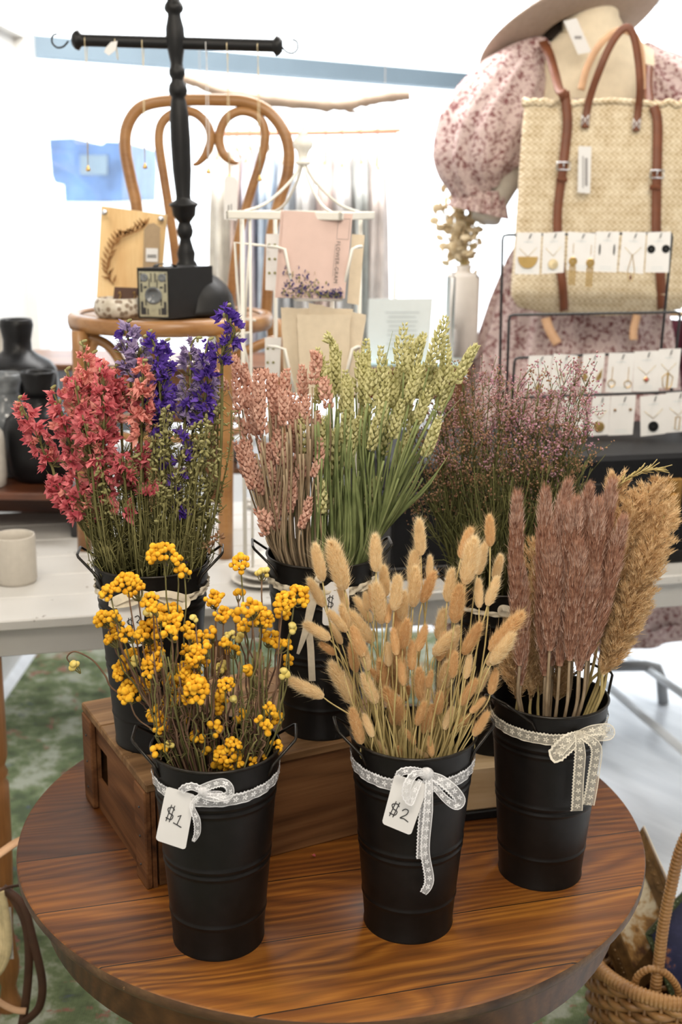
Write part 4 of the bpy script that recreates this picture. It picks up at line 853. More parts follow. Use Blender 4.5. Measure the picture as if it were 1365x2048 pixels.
for i, (x, w_, y0, y1, col, lb) in enumerate(gar):
    p = W(x, y0, YG); k = ((p-CP)@CF)/FPX; W_ = w_*k*1.15; z0 = p[2]; z1 = W(x, y1, YG)[2]; D = .20
    t = thing('garment', tuple(p), lb, 'clothing', 'garments on the far rail')
    mm = plain('cloth_'+lb.split()[0], tuple(.45*c_+.50 for c_ in col), .95, 0, .22, 12, trans=.5)  # cloth colours lifted towards white to imitate haze from the bright window
    G = []; n = 40
    for s_ in np.linspace(0, 1, 14):
        z = z0*(1-s_)+z1*s_; row = []
        fw = (.35+.65*min(1, s_*7)); 
        for j in range(n):
            a = 2*PI*j/n; r_ = 1+.18*math.sin(a*7+i)*min(1, s_*3); row.append((p[0]+math.cos(a)*W_*.62*r_*(.7+.5*s_), p[1]+math.sin(a)*D*fw*r_, z-.04*abs(math.sin(a))*(1-s_)))
        G.append(row)
    mb = MB(); mb.grid(G, True); obj('cloth', mb, mm, t)
    mb = MB(); mb.tube(smoothpts([(p[0], p[1]-.18, z0-.05), (p[0], p[1], z0+.01), (p[0], p[1]+.18, z0-.05)], 4), .005, 6); zr = W(x, 265, YG)[2]; mb.tube(smoothpts([(p[0], p[1], z0), (p[0], p[1], zr-.02), (p[0], p[1]+.02, zr+.012), (p[0], p[1], zr+.022), (p[0], p[1]-.018, zr+.008)], 4), .0025, 5); obj('hanger', mb, M['pale'], t)
# driftwood branch
YD = 3.9; pp = [(352, 150), (372, 158), (400, 168), (450, 186), (520, 198), (600, 206), (680, 210), (740, 200), (790, 192), (820, 190)]
M['drift'] = plain('grey_brown_driftwood', (.40, .31, .24), .9, 0, .25, 12, .5, 60)
mb = MB(); P = smoothpts([W(x, y, YD) for x, y in pp], 6); mb.tube(P, np.interp(np.linspace(0, 1, len(P)), [0, .15, .5, .9, 1], [.008, .014, .019, .017, .014])*(1+.1*rng.normal(size=len(P))), 10)
mb.tube([W(680, 210, YD), W(700, 222, YD), W(715, 224, YD)], [.010, .007, .003], 6)
t = obj('driftwood_branch', mb, M['drift'], None, base=P[0]); tag(t, 'pale driftwood branch hanging across in front of the window', 'branch')
mb = MB()
for x, y in ((400, 168), (770, 194)):
    p = W(x, y, YD); mb.tube([p, (p[0], p[1], 3.02)], .0012, 4)
obj('hanging_cord', mb, M['card'], t)
# ------------------------------------------------------------------ mannequin, dress, hat, bag
YM = 3.72; mc = W(1190, 200, YM); mx = mc[0]
kM = ((mc-CP)@CF)/FPX
def zy(y, Y=3.72): return W(1190, y, Y)[2]
t = thing('dress_form', (mx, YM, 0), 'cream fabric dress form seen from behind, wearing the floral dress', 'mannequin')
def loft(rows, n=48, fold=None, arc=None):
    G = []
    for i, (z, cx, cy, rx, ry) in enumerate(rows):
        row = []
        for j in range(n):
            a = 2*PI*j/n; f = 1+(fold(i/(len(rows)-1), a) if fold else 0); row.append((cx+rx*math.cos(a)*f, cy+ry*math.sin(a)*f, z))
        G.append(row)
    return G
rows = [(zy(y), mx+dx*kM, YM, rx*kM, ry*kM) for y, dx, rx, ry in [(15, -20, 55, 50), (35, -18, 56, 50), (60, -10, 62, 52), (80, -5, 84, 56), (105, 0, 122, 66), (135, 0, 140, 76), (200, 0, 140, 84), (280, 0, 132, 88), (370, 0, 118, 80), (460, 0, 105, 72), (560, 0, 118, 84), (640, 0, 122, 84)]]
mb = MB(); mb.grid(loft(rows), True); obj('torso', mb, M['cream'], t)
arm = smoothpts([W(1020, 330, YM-.02), W(985, 395, YM-.04), W(972, 440, YM-.06)], 5)
mb = MB(); mb.tube(arm, np.linspace(.06, .043, len(arm)), 16); obj('arm', mb, M['mug'], t)
mb = MB(); mb.tube([(mx, YM, .03), (mx, YM, zy(630))], .016, 12); mb.lathe([(.16, .01), (.16, .02), (.03, .035), (.02, .05)], (mx, YM, 0), 32, cap=True); obj('stand', mb, M['steel'], t)
mb = MB(); P = [(mx-20*kM+58*kM*math.cos(q), YM-52*kM*1.0*math.sin(q)*1.0, zy(62)-.02*math.sin(q)) for q in np.linspace(.1, PI-.1, 20)]; mb.tube(P, .0022, 5); tag(obj('necklace', mb, M['goldpale'], None, base=P[0]), 'fine gold necklace round the neck of the dress form', 'necklace')
# dress: top-level, hangs on the form
t = thing('floral_dress', (mx, YM, zy(1290)), 'mauve floral puff-sleeved maxi dress on the dress form, seen from behind', 'dress')
def fold(s, a): return min(1, max(0, s-.25)*2.2)*(.055*math.sin(a*17)+.03*math.sin(a*29+1))+.012*math.sin(a*9)
rr = []
for y, rx, ry in [(205, 143, 88), (260, 138, 92), (330, 134, 92), (400, 124, 86), (440, 120, 84), (470, 130, 92), (520, 150, 104), (600, 178, 120), (700, 205, 138), (850, 232, 152), (1000, 250, 162), (1150, 262, 170), (1225, 268, 172), (1232, 272, 178), (1262, 282, 186), (1290, 290, 192)]:
    rr.append((zy(y, YM if y < 1000 else 3.47), mx+(-6 if y > 500 else 0)*kM, YM, rx*kM, ry*kM))
mb = MB(); mb.grid(loft(rr, 160, fold), True); obj('body', mb, M['floral'], t)
mb = MB(); mb.grid(loft([(zy(1262, 3.47), mx, YM, 288*kM, 192*kM), (zy(1290, 3.47)-.008, mx, YM, 294*kM, 196*kM)], 120, lambda s, a: .03*math.sin(a*17)), True); obj('hem_ruffle', mb, M['floral'], t)
def sleeve(pp, cuff, sg, nm='sleeve'):
    P = smoothpts([W(x, y, YM+dy) for x, y, r, dy in pp], 6); R = np.interp(np.linspace(0, 1, len(P)), np.linspace(0, 1, len(pp)), [r*kM for _, _, r, _ in pp])
    T = np.gradient(P, axis=0); n = 56; G = []; x = np.array([1., 0, 0])
    for i in range(len(P)):
        tt = nrm(T[i]); x = nrm(x-tt*(x@tt)); y = np.cross(tt, x); s_ = i/(len(P)-1); row = []
        for j in range(n):
            a = 2*PI*j/n; w_ = 1+(.05*math.sin(a*11+3*s_)+.035*math.sin(a*19-5*s_)+.04*math.sin(a*5+s_*9))*(.4+s_*1.2); row.append(P[i]+R[i]*w_*(math.cos(a)*x+.85*math.sin(a)*y))
        G.append(row)
    mb = MB(); mb.grid(G, True); obj(nm, mb, M['floral'], t)
    P = smoothpts([W(x_, y_, YM+dy) for x_, y_, r, dy in cuff], 4); R = np.interp(np.linspace(0, 1, len(P)), np.linspace(0, 1, len(cuff)), [r*kM for _, _, r, _ in cuff]); T = np.gradient(P, axis=0); G = []
    for i in range(len(P)):
        tt = nrm(T[i]); x = nrm(x-tt*(x@tt)); y = np.cross(tt, x); s_ = i/(len(P)-1)
        G.append([P[i]+R[i]*(1+.16*s_*math.sin(2*PI*j/90*15)+.04*math.sin(j))*(math.cos(2*PI*j/90)*x+.8*math.sin(2*PI*j/90)*y) for j in range(90)])
    mb = MB(); mb.grid(G, True); obj('cuff_ruffle', mb, M['floral'], t)
sleeve([(1100, 88, 14, -.02), (1072, 110, 38, -.02), (1040, 150, 66, -.03), (1000, 215, 88, -.04), (970, 275, 96, -.05), (955, 325, 88, -.06), (957, 362, 62, -.06), (965, 385, 42, -.06)], [(964, 380, 42, -.06), (962, 395, 48, -.06), (955, 425, 58, -.06)], -1)
sleeve([(1282, 92, 14, -.02), (1300, 125, 36, -.02), (1330, 165, 62, -.03), (1375, 225, 86, -.03), (1410, 300, 92, -.04), (1425, 350, 70, -.05), (1425, 385, 42, -.05)], [(1425, 380, 42, -.05), (1428, 400, 50, -.05), (1430, 425, 56, -.05)], 1)
# hat
hc = W(1140, 62, YM); tz, tx = math.radians(17), math.radians(-30)
def rot(v):
    v = np.array(v, float); c, s = math.cos(tx), math.sin(tx); v = np.array([v[0], v[1]*c-v[2]*s, v[1]*s+v[2]*c]); c, s = math.cos(-tz), math.sin(-tz); return np.array([v[0]*c-v[2]*(-s)*-1, v[1], v[0]*-s+v[2]*c])
t = thing('felt_hat', tuple(hc), 'wide-brimmed taupe felt hat tilted on the dress form', 'hat')
HR = 182*kM
def ringpts(r, z, n=72, wav=0): return [hc+rot((r*math.cos(2*PI*j/n), r*.92*math.sin(2*PI*j/n), z+wav*math.cos(4*PI*j/n))) for j in range(n)]
G = [ringpts(r, z, wav=w_) for r, z, w_ in [(.088, .004, 0), (.10, 0, 0), (.16, -.004, .002), (HR-.01, .004, .006), (HR, .008, .007), (HR-.004, .014, .007), (.16, .008, .002), (.105, .010, 0), (.098, .02, 0)]]
mb = MB(); mb.grid(G, True); obj('brim', mb, M['hat'], t)
G = [ringpts(r, z) for r, z in [(.088, .004), (.092, .03), (.098, .02), (.096, .07), (.088, .115), (.06, .135), (.002, .128)]]
mb = MB(); mb.grid([G[2], G[3], G[4], G[5], G[6]], True); obj('crown', mb, M['hat'], t)
mb = MB(); mb.grid([ringpts(.088, .003), ringpts(.086, .04)], True); obj('sweatband', mb, M['ink'], t)
# straw tote bag
YBG = 3.40; bc = W(1222, 400, YBG); kB = ((bc-CP)@CF)/FPX; bz = lambda y: W(1222, y, YBG)[2]
t = thing('straw_tote', (bc[0], YBG, bz(628)), 'large woven straw tote with tan leather straps hanging on the dress form', 'bag')
G = []; nr = 40; n = 96
for i in range(nr+1):
    s_ = i/nr; y = 205+s_*425; z = bz(y); hwid = np.interp(s_, [0, .1, .6, .92, .98, 1], [174, 177, 181, 184, 168, 120])*kB; dep = np.interp(s_, [0, .3, .9, 1], [.020, .04, .065, .03]); row = []
    for j in range(n):
        a = 2*PI*j/n; e = .35; ca_, sa_ = math.cos(a), math.sin(a); rx = math.copysign(abs(ca_)**e, ca_); ry = math.copysign(abs(sa_)**.6, sa_)
        row.append((bc[0]+hwid*rx*(1+.004*math.sin(i*2.5+j)), YBG+.06+dep*ry*(1+.05*math.sin(i*PI)), z+.006*math.sin(a*23+i)*(1 if i == 0 else 0)))
    G.append(row)
mb = MB(); mb.grid(G, True); obj('body', mb, M['straw'], t)
G2 = [G[nr], [(np.array(p)-[bc[0], 0, 0])*[.2, 1, 1]+[bc[0], 0, -.004] for p in G[nr]]]; mb = MB(); mb.grid(G2, True); obj('bottom', mb, M['straw'], t)
mb = MB(); mb.tube([np.array(G[0][j % n])+[0, 0, .002] for j in range(n+1)], .009, 6, cap=False); obj('braided_edge', mb, M['straw'], t)
def strap(pp, wd, mat, nm, nor=(0, -1, .2), th=.004):
    P = smoothpts([W(x, y, Y) for x, y, Y in pp], 6); mb = MB(); mb.ribbon(P, wd, nor, th); return obj(nm, mb, mat, t)
def fy(y): return YBG+.055-np.interp((y-205)/425, [0, .3, .9, 1], [.020, .04, .065, .03])-.006
L_ = M['leather']
strap([(1086, 82, YM-.09), (1098, 105, YM-.14), (1110, 145, YM-.20), (1119, 178, YBG+.03), (1126, 186, YBG+.012), (1131, 200, fy(205))], .026, L_, 'shoulder_strap')
strap([(1130, 183, fy(205)), (1136, 240, fy(240)), (1132, 290, fy(290)), (1127, 335, fy(335)-.004)], .026, L_, 'front_strap')
strap([(1127, 335, fy(335)-.006), (1121, 380, fy(380)), (1116, 430, fy(430)), (1118, 500, fy(500)), (1126, 570, fy(570)), (1129, 622, fy(625))], .024, L_, 'front_strap')
strap([(1299, 130, YM-.16), (1297, 170, YBG+.10), (1300, 203, YBG+.05)], .024, L_, 'shoulder_strap')
strap([(1308, 212, fy(210)), (1316, 240, fy(240)), (1316, 300, fy(300)), (1315, 350, fy(350)-.004)], .026, L_, 'front_strap')
strap([(1315, 350, fy(350)-.006), (1314, 400, fy(400)), (1314, 470, fy(470)), (1322, 550, fy(550)), (1325, 618, fy(620))], .026, L_, 'front_strap')
strap([(1171, 256, fy(256)), (1178, 205, fy(205)-.004), (1200, 140, YBG), (1225, 85, YBG), (1250, 56, YBG), (1266, 66, YBG), (1276, 110, YBG), (1281, 170, YBG), (1278, 215, fy(210)-.004), (1273, 262, fy(262))], .020, L_, 'carry_handle')
strap([(1163, 180, YBG+.08), (1175, 135, YBG+.09), (1200, 90, YBG+.09), (1230, 64, YBG+.09), (1262, 64, YBG+.09), (1281, 100, YBG+.09), (1285, 160, YBG+.09), (1284, 200, YBG+.08)], .020, M['leatherpale'], 'carry_handle')
for (x, y) in ((1171, 240), (1274, 248)):
    mb = MB(); p = W(x, y, fy(y)-.004)
    for dz_ in (-.012, .012):
        mb.tube([p+[-.009, 0, dz_], p+[.009, 0, -dz_]], .0012, 4)
    mb.tube([p+[-.009, 0, -.014], p+[-.009, 0, .014]], .0012, 4); mb.tube([p+[.009, 0, -.014], p+[.009, 0, .014]], .0012, 4); obj('stitching', mb, M['card'], t)
for (x, y) in ((1128, 332), (1315, 348)):
    mb = MB(); p = W(x, y, fy(y)-.010); q = [p+[-.018, 0, -.010], p+[.018, 0, -.010], p+[.018, 0, .010], p+[-.018, 0, .010], p+[-.018, 0, -.010]]; mb.tube(q, .0022, 6); mb.tube([p+[0, -.001, -.010], p+[0, -.001, .010]], .0016, 5); obj('buckle', mb, M['chrome'], t)
    mb = MB(); mb.box(p+[-.002, .002, -.036], (.031, .008, .014), bev=.003); obj('keeper', mb, L_, t)
strap([(1092, 636, YBG+.02), (1100, 660, YBG), (1116, 688, YBG-.01)], .026, M['leatherpale'], 'strap_end'); strap([(1275, 630, YBG+.03), (1268, 660, YBG+.02), (1268, 680, YBG+.01)], .022, M['leatherpale'], 'strap_end')
hangtag([(1158, 292), (1184, 293), (1181, 387), (1156, 385)], fy(300)-.02, 'white swing tag hanging on the straw tote below its left handle', marks=[(1166, 312, 1168, 376, 1), (1171, 316, 1176, 372, 1)])
hangtag([(1128, 42), (1154, 36), (1184, 104), (1157, 109)], YM-.16, 'white price tag at the nape of the dress form under the hat', marks=[(1150, 72, 1164, 78, 1)])
# hanging burgundy cloth and wooden cupboard at the right edge
M['burg'] = plain('burgundy_cloth', (.12, .022, .04), .8, 0, .2, 20)
YQ = 3.9
G = []; x0, x1 = W(1270, 700, YQ)[0], W(1440, 700, YQ)[0]
for s_ in np.linspace(0, 1, 12):
    G.append([(x0+(x1-x0)*u+ (1-s_)*.09*(1-u)*0+.02*math.sin(u*40), YQ+.035*math.sin(u*45), W(1300, 640, YQ)[2]*(1-s_)+W(1300, 870, YQ)[2]*s_) for u in np.linspace(0, 1, 60)])
t = thing('burgundy_dress', tuple(W(1340, 600, YQ)), 'pleated burgundy dress hanging behind the jewellery cards at right', 'clothing')
mb = MB(); mb.grid(G); obj('pleated_skirt', mb, M['burg'], t)
zh = W(1340, 628, YQ)[2]; xm = (x0+x1)/2
mb = MB(); mb.tube([(x0+.01, YQ, zh), (x1-.01, YQ, zh)], .008, 8); mb.tube([(xm, YQ, zh), (xm, YQ, 3.02)], .002, 5); obj('hanging_rod', mb, M['pale'], t)
# ------------------------------------------------------------------ black trunk and jewellery racks
tu0 = None
def onT(px, py, z=TZ): # coords on table (u,v)
    p = Z(px, py, z)-T0; return p@TU, p@TV
u_l, v_l = onT(770, 1150); u_r, v_r = onT(1365, 1127); v0 = v_r+.01; u0 = u_l; u1 = 1.92
ztr = 1.158; M['trunk'] = plain('trunk_black', (.004, .004, .005), .55, 0, .2, 40, spec=.18)
t = thing('steamer_chest', tuple(tpt((u0+u1)/2, v0+.2, TZ)), 'black vintage steamer trunk with brass lock on the white table at right', 'trunk')
mb = MB(); tbox(mb, u0, u1, v0, v0+.40, TZ+.002, ztr-.075, .006); obj('body', mb, M['trunk'], t, False)
mb = MB(); tbox(mb, u0-.004, u1, v0-.006, v0+.404, ztr-.072, ztr, .010); lid = obj('lid', mb, M['trunk'], t, False)
mb = MB(); tbox(mb, u0-.006, u1, v0-.010, v0-.004, ztr-.085, ztr-.060, .002); tbox(mb, u0-.006, u1, v0-.006, v0, TZ+.002, TZ+.03, .002); obj('metal_band', mb, M['black'], t, False)
M['brassdark'] = plain('dark_brass', (.30, .16, .045), .4, .8, .3, 60)
lp = onT(1331, 1127)[0]
mb = MB(); tbox(mb, lp-.022, lp+.022, v0-.016, v0-.004, ztr-.17, ztr-.055, .004); p = tpt(lp, v0-.018, ztr-.10); mb.ball(p, .014, 12, 8, sc=(1, .5, 1)); obj('lock', mb, M['brassdark'], t, False)
mb = MB()
for u in np.arange(u0+.05, u1, .13): mb.ball(tpt(u, v0-.010, ztr-.075), .0045, 8, 5)
obj('rivets', mb, M['brassdark'], lid)
# wire racks
def wire(pp, r=.0035): mb = MB(); mb.tube(smoothpts(pp, 3) if False else pp, r, 8); return mb
def bent(P, rad=.012): # round the corners
    out = [np.array(P[0])]
    for i in range(1, len(P)-1):
        a, b, c = map(np.array, (P[i-1], P[i], P[i+1])); p = b+nrm(a-b)*rad; q = b+nrm(c-b)*rad; out += [p, (p+q)/2*.4+b*.6, q]
    return out+[np.array(P[-1])]
yR = 2.98
t = thing('earring_rack', tuple(W(1180, 860, yR)), 'black wire tiered rack displaying carded jewellery on the trunk', 'rack')
tiers = [(1006, 470, 1346, 466, 3.02, 998), (1019, 630, 1362, 624, 2.96, 1012), (1030, 716, 1385, 702, 2.90, 1022), (1040, 795, 1400, 782, 2.84, 1036)]
for (xa, ya_, xb, yb_, Y, xbot) in tiers:
    a = W(xa, ya_, Y); b = W(xb, yb_, Y); a0 = np.array([W(xbot, 850, Y)[0], Y, ztr+.002]); b0 = np.array([b[0]-.01, Y, ztr+.002]); mb = MB(); mb.tube(bent([a0, a, b, b0]), .0034, 8); obj('wire_hoop', mb, M['ink'], t)
for x in (0, 1):
    a = [np.array([W(q[0] if not x else q[2], 850, q[4])[0], q[4], ztr+.004]) for q in tiers]; mb = MB(); mb.tube(a, .0034, 8); obj('foot_wire', mb, M['ink'], t)
cardn = 0
def jcard(q, Y, label, kind):
    P = [W(x, y, Y-(.0 if i < 2 else .008)) for i, (x, y) in enumerate(q)]; t = thing('jewelry_card', tuple(P[0]), label, 'jewelry card', 'carded jewellery on the wire rack')
    nor = nrm(np.cross(P[1]-P[0], P[3]-P[0])); nor = nor if nor[1] < 0 else -nor
    mb = MB(); mb.prism(P, 0, nor, .0008); cd = obj('card', mb, M['card'], t, False)
    def C(u, v, e=.0014): return (P[0]*(1-u)+P[1]*u)*(1-v)+(P[3]*(1-u)+P[2]*u)*v+nor*e
    mb = MB(); mb.tube([C(.5, .14, .012), C(.56, .05, .006), C(.66, .03, -.006)], .0014, 5); obj('hook', mb, M['ink'], t)
    mb = MB()
    for v in (.86, .92): mb.prism([C(.25, v, .0009), C(.75, v, .0009), C(.75, v+.012, .0009), C(.25, v+.012, .0009)], 0, nor, .0002)
    mb.prism([C(.3, .22, .0009), C(.68, .22, .0009), C(.68, .235, .0009), C(.3, .235, .0009)], 0, nor, .0002)
    obj('faint_print', mb, M['faint'], cd, False)
    g = MB(); nm = 'pendant'; mt = M['gold']
    if kind in ('disc', 'round', 'charcoal', 'teardrop', 'half', 'leaf', 'ruby', 'lantern', 'cross', 'triangle', 'quartz'):
        ch = MB(); ch.tube([C(.15, .38), C(.5, .58)], .0007, 4); ch.tube([C(.85, .36), C(.5, .58)], .0007, 4); obj('chain', ch, M['goldpale'], t)
    if kind == 'half':
        P2 = [C(.10, .58)]+[C(.5-.4*math.cos(a), .60+.26*math.sin(a)) for a in np.linspace(0, PI, 14)]+[C(.9, .58)]; g.prism(P2, 0, nor, .002); mt = M['gold']
    elif kind in ('disc', 'round', 'charcoal'):
        g.lathe([(.001, 0), (.0115, 0), (.0125, .001), (.0115, .0025), (.001, .003)], C(.5, .78), 24, axis=nor); mt = {'disc': M['gold'], 'round': M['goldpale'], 'charcoal': M['ceramic']}[kind]
    elif kind == 'teardrop':
        g.tube([C(.5, .55), C(.36, .95), C(.42, 1.2), C(.58, 1.2), C(.64, .95), C(.5, .55)], .0010, 5); s2 = MB(); s2.ball(C(.5, 1.12), .0045, 8, 6, sc=(.7, .5, 1.3)); obj('stone', s2, M['leather'], t, label='amber coloured stone')
    elif kind == 'ruby':
        g.lathe([(.006, 0), (.008, .001), (.006, .002)], C(.5, .70), 4, axis=nor, cap=True); s2 = MB(); s2.ball(C(.5, .70, .004), .004, 8, 6); obj('stone', s2, M['pink'], t, label='ruby red stone')
    elif kind == 'lantern': g.tube([C(.5, .60), C(.25, .72), C(.30, .95), C(.5, 1.05), C(.70, .95), C(.75, .72), C(.5, .60)], .0012, 5); g.tube([C(.5, .6), C(.5, 1.0)], .0025, 6)
    elif kind == 'cross': g.tube([C(.45, .50), C(.40, .80)], .0012, 5); g.tube([C(.55, .50), C(.62, .80)], .0012, 5)
    elif kind == 'triangle': g.prism([C(.55, .72), C(.40, .96), C(.72, .96)], 0, nor, .002); mt = M['gold']
    elif kind == 'quartz': g.tube([C(.42, .62), C(.40, .92), C(.56, .95), C(.60, .62), C(.42, .62)], .0012, 5)
    elif kind == 'dangles':
        for u in (.22, .88):
            g = MB(); g.tube([C(u, .30), C(u, .55)], .0007, 4); g.tube([C(u-.1, .88), C(u+.1, .88)], .001, 4); g.lathe([(.001, 0), (.0095, 0), (.0105, .001), (.0095, .0015)], C(u, .76), 20, axis=nor)
            for d in (-.09, 0, .09): g.tube([C(u+d, .88), C(u+d, 1.38)], .0022, 5)
            obj('earring', g, M['gold'], t, ang=40)
        g = MB()
    elif kind in ('bars', 'studs', 'tiny', 'hoops', 'wings'):
        for u, s_ in ((.2, 1), (.82, -1)):
            g = MB()
            if kind == 'bars': g.ball(C(u, .45), .0035, 8, 8, axis=(0, 0, 1), sc=(1, .6, 4)); mt = M['ink']
            elif kind == 'studs': g.lathe([(.001, .002), (.008, .002), (.010, 0)], C(u, .42), 20, axis=nor); mt = M['matte']
            elif kind == 'tiny': g.ball(C(u, .36), .0035, 8, 6); mt = M['brassdark']
            elif kind == 'hoops': g.tube([C(u, .35), C(u, .72)], .0008, 4); g.lathe([(.0075, 0), (.0095, .001), (.0085, .002)], C(u, .77), 20, axis=nor)
            else: g.prism([C(u-.12*s_, .38), C(u-.14, .62), C(u-.05, .74), C(u+.12, .60)], 0, nor, .0015); mt = M['gold']
            obj('earring', g, mt, t, ang=40)
        g = MB()
    if g.n: obj(nm, g, mt, t, ang=40)
r1 = [(1034, 465, 1084, 465, 1079, 549, 1030, 548, 'half', 'gold half-moon necklace, leftmost on the top row'), (1087, 466, 1131, 463, 1128, 545, 1084, 548, 'round', 'round gold locket necklace, second on the top row'), (1137, 463, 1192, 467, 1186, 545, 1134, 540, 'dangles', 'long gold fringe earrings hanging below their card, third on the top row'), (1193, 463, 1240, 463, 1234, 545, 1188, 543, 'bars', 'black bar stud earrings on the top row'), (1246, 463, 1293, 465, 1287, 548, 1238, 543, 'teardrop', 'open teardrop necklace with amber stone on the top row'), (1296, 465, 1343, 463, 1338, 545, 1291, 545, 'studs', 'dark round stud earrings, rightmost on the top row')]
r2 = [(1059, 711, 1106, 711, 1096, 785, 1050, 780, 'triangle', 'gold triangle drop necklace, leftmost on the middle row'), (1108, 707, 1156, 711, 1146, 786, 1098, 780, 'cross', 'gold twig necklace, second on the middle row'), (1167, 709, 1211, 706, 1203, 786, 1160, 784, 'wings', 'gold wing stud earrings on the middle row'), (1219, 706, 1270, 706, 1264, 787, 1211, 784, 'hoops', 'gold hoop drop earrings with round charms on the middle row'), (1270, 703, 1321, 701, 1318, 783, 1266, 783, 'ruby', 'gold necklace with ruby pendant on the middle row'), (1319, 698, 1363, 697, 1355, 776, 1313, 776, 'lantern', 'gold caged crystal necklace, rightmost on the middle row')]
r3 = [(1186, 793, 1222, 792, 1217, 869, 1178, 872, 'disc', 'gold disc necklace on the bottom row touching the caspia'), (1223, 792, 1273, 790, 1266, 869, 1217, 871, 'tiny', 'tiny green stud earrings on the bottom row'), (1281, 793, 1335, 788, 1332, 867, 1282, 873, 'charcoal', 'charcoal round pendant necklace on the bottom row'), (1333, 786, 1385, 782, 1380, 862, 1330, 866, 'quartz', 'clear quartz necklace at the right end of the bottom row'), (1128, 795, 1172, 793, 1166, 868, 1122, 870, 'cross', 'white jewellery card half hidden in the caspia on the bottom row')]
for Yr, row in ((3.00, r1), (2.885, r2), (2.825, r3)):
    for q in row: jcard([(q[0], q[1]), (q[2], q[3]), (q[4], q[5]), (q[6], q[7])], Yr, q[9], q[8])
# ------------------------------------------------------------------ floor things: metal rack foot, rails, basket, hanging straw bag
t = thing('garment_rack', tuple(Z(1310, 1400, 0)), 'grey steel garment rack with white rails standing on the pale floor', 'rack')
zf_ = .16; yy = Z(1328, 1408, 0); Yk = yy[1]
mb = MB(); P = bent([W(1205, 1333, Yk), W(1321, 1331, Yk), np.array([W(1328, 1400, Yk)[0], Yk, .004])], .05); mb.tube(P, .019, 12); mb.tube([W(1213, 1290, Yk+.02), W(1210, 1333, Yk)], .017, 10); obj('foot_tube', mb, M['steel'], t)
for (a_, b_) in (((1212, 1368), (1380, 1512)), ((1258, 1312), (1400, 1412))):
    mb = MB(); mb.tube([Z(*a_, .13), Z(*b_, .13)], .014, 10); obj('rail', mb, M['rail'], t)
# wicker basket
YW = 2.02; bc2 = Z(1330, 1960, .30); bc2 = W(1345, 1905, YW); bzr = bc2[2]; RWK = .162
t = thing('wicker_basket', (bc2[0], bc2[1], 0), 'brown wicker basket with tall hoop handle on the floor at lower right', 'basket')
M['wick'] = wood('wicker', (.10, .045, .015), (.32, .16, .055), (.50, .29, .11), grain=4, bands=3, rough=.45, coat=.2)
def wr_(a, z): return np.array([bc2[0]+RWK*(.72+.28*min(1, z/bzr))*math.cos(a), bc2[1]+RWK*(.72+.28*min(1, z/bzr))*math.sin(a), z])
mb = MB(); ns = 34; rows_ = int(bzr/.016)
for i in range(rows_):
    z = .008+i*.016; P = []
    for j in range(ns*4+1):
        a = 2*PI*j/(ns*4); p = wr_(a, z); o_ = .006*math.sin(a*ns/2+PI*(i % 2)); P.append(p+np.array([math.cos(a), math.sin(a), 0])*o_)
    mb.tube(P, .0078, 5, cap=False)
obj('woven_sides', mb, M['wick'], t)
mb = MB()
for j in range(ns):
    a = 2*PI*(j+.5)/ns; mb.tube([wr_(a, .0), wr_(a, bzr)], .004, 5)
obj('stakes', mb, M['wick'], t)
mb = MB(); mb.lathe([(.001, .004), (RWK*.72, .004), (RWK*.72, .012), (.001, .012)], (bc2[0], bc2[1], 0), 32); obj('bottom', mb, M['wick'], t)
mb = MB(); mb.lathe([(RWK*.70, .012), (RWK*.965, bzr-.01)], (bc2[0], bc2[1], 0), 40); obj('added_shade_liner', mb, M['leatherdark'], t)  # added dark sheet, stands in for shade where bright specks showed through
def wrapped(P, r, nm, par):
    P = smoothpts(P, 40); L = np.concatenate([[0], np.cumsum(np.linalg.norm(np.diff(P, axis=0), axis=1))]); n = int(L[-1]/.0013); q = np.linspace(0, L[-1], n); PP = np.stack([np.interp(q, L, P[:, i]) for i in range(3)], 1)
    mb = MB(); mb.tube(PP, r*(.86+.24*np.abs(np.sin(q/.0075*PI))), 12); return obj(nm, mb, M['wick'], par)
wrapped([wr_(a, bzr)+[0, 0, .004] for a in np.linspace(0, 2*PI, 25)], .013, 'wrapped_rim', t)
hy = YW-.10
hp = [W(1308, 2010, hy), W(1318, 1930, hy), W(1328, 1850, hy), W(1342, 1780, hy), W(1362, 1700, hy), W(1395, 1640, hy), W(1440, 1620, hy+.03), W(1490, 1660, hy+.05), W(1510, 1760, hy+.06), W(1515, 1960, hy+.06)]
wrapped(hp, .0102, 'hoop_handle', t)
wrapped([W(1268, 1990, hy+.01), W(1275, 1955, hy), W(1300, 1938, hy-.008), W(1330, 1945, hy-.006), W(1355, 1975, hy), W(1360, 2015, hy)], .0065, 'ear_loop', t)
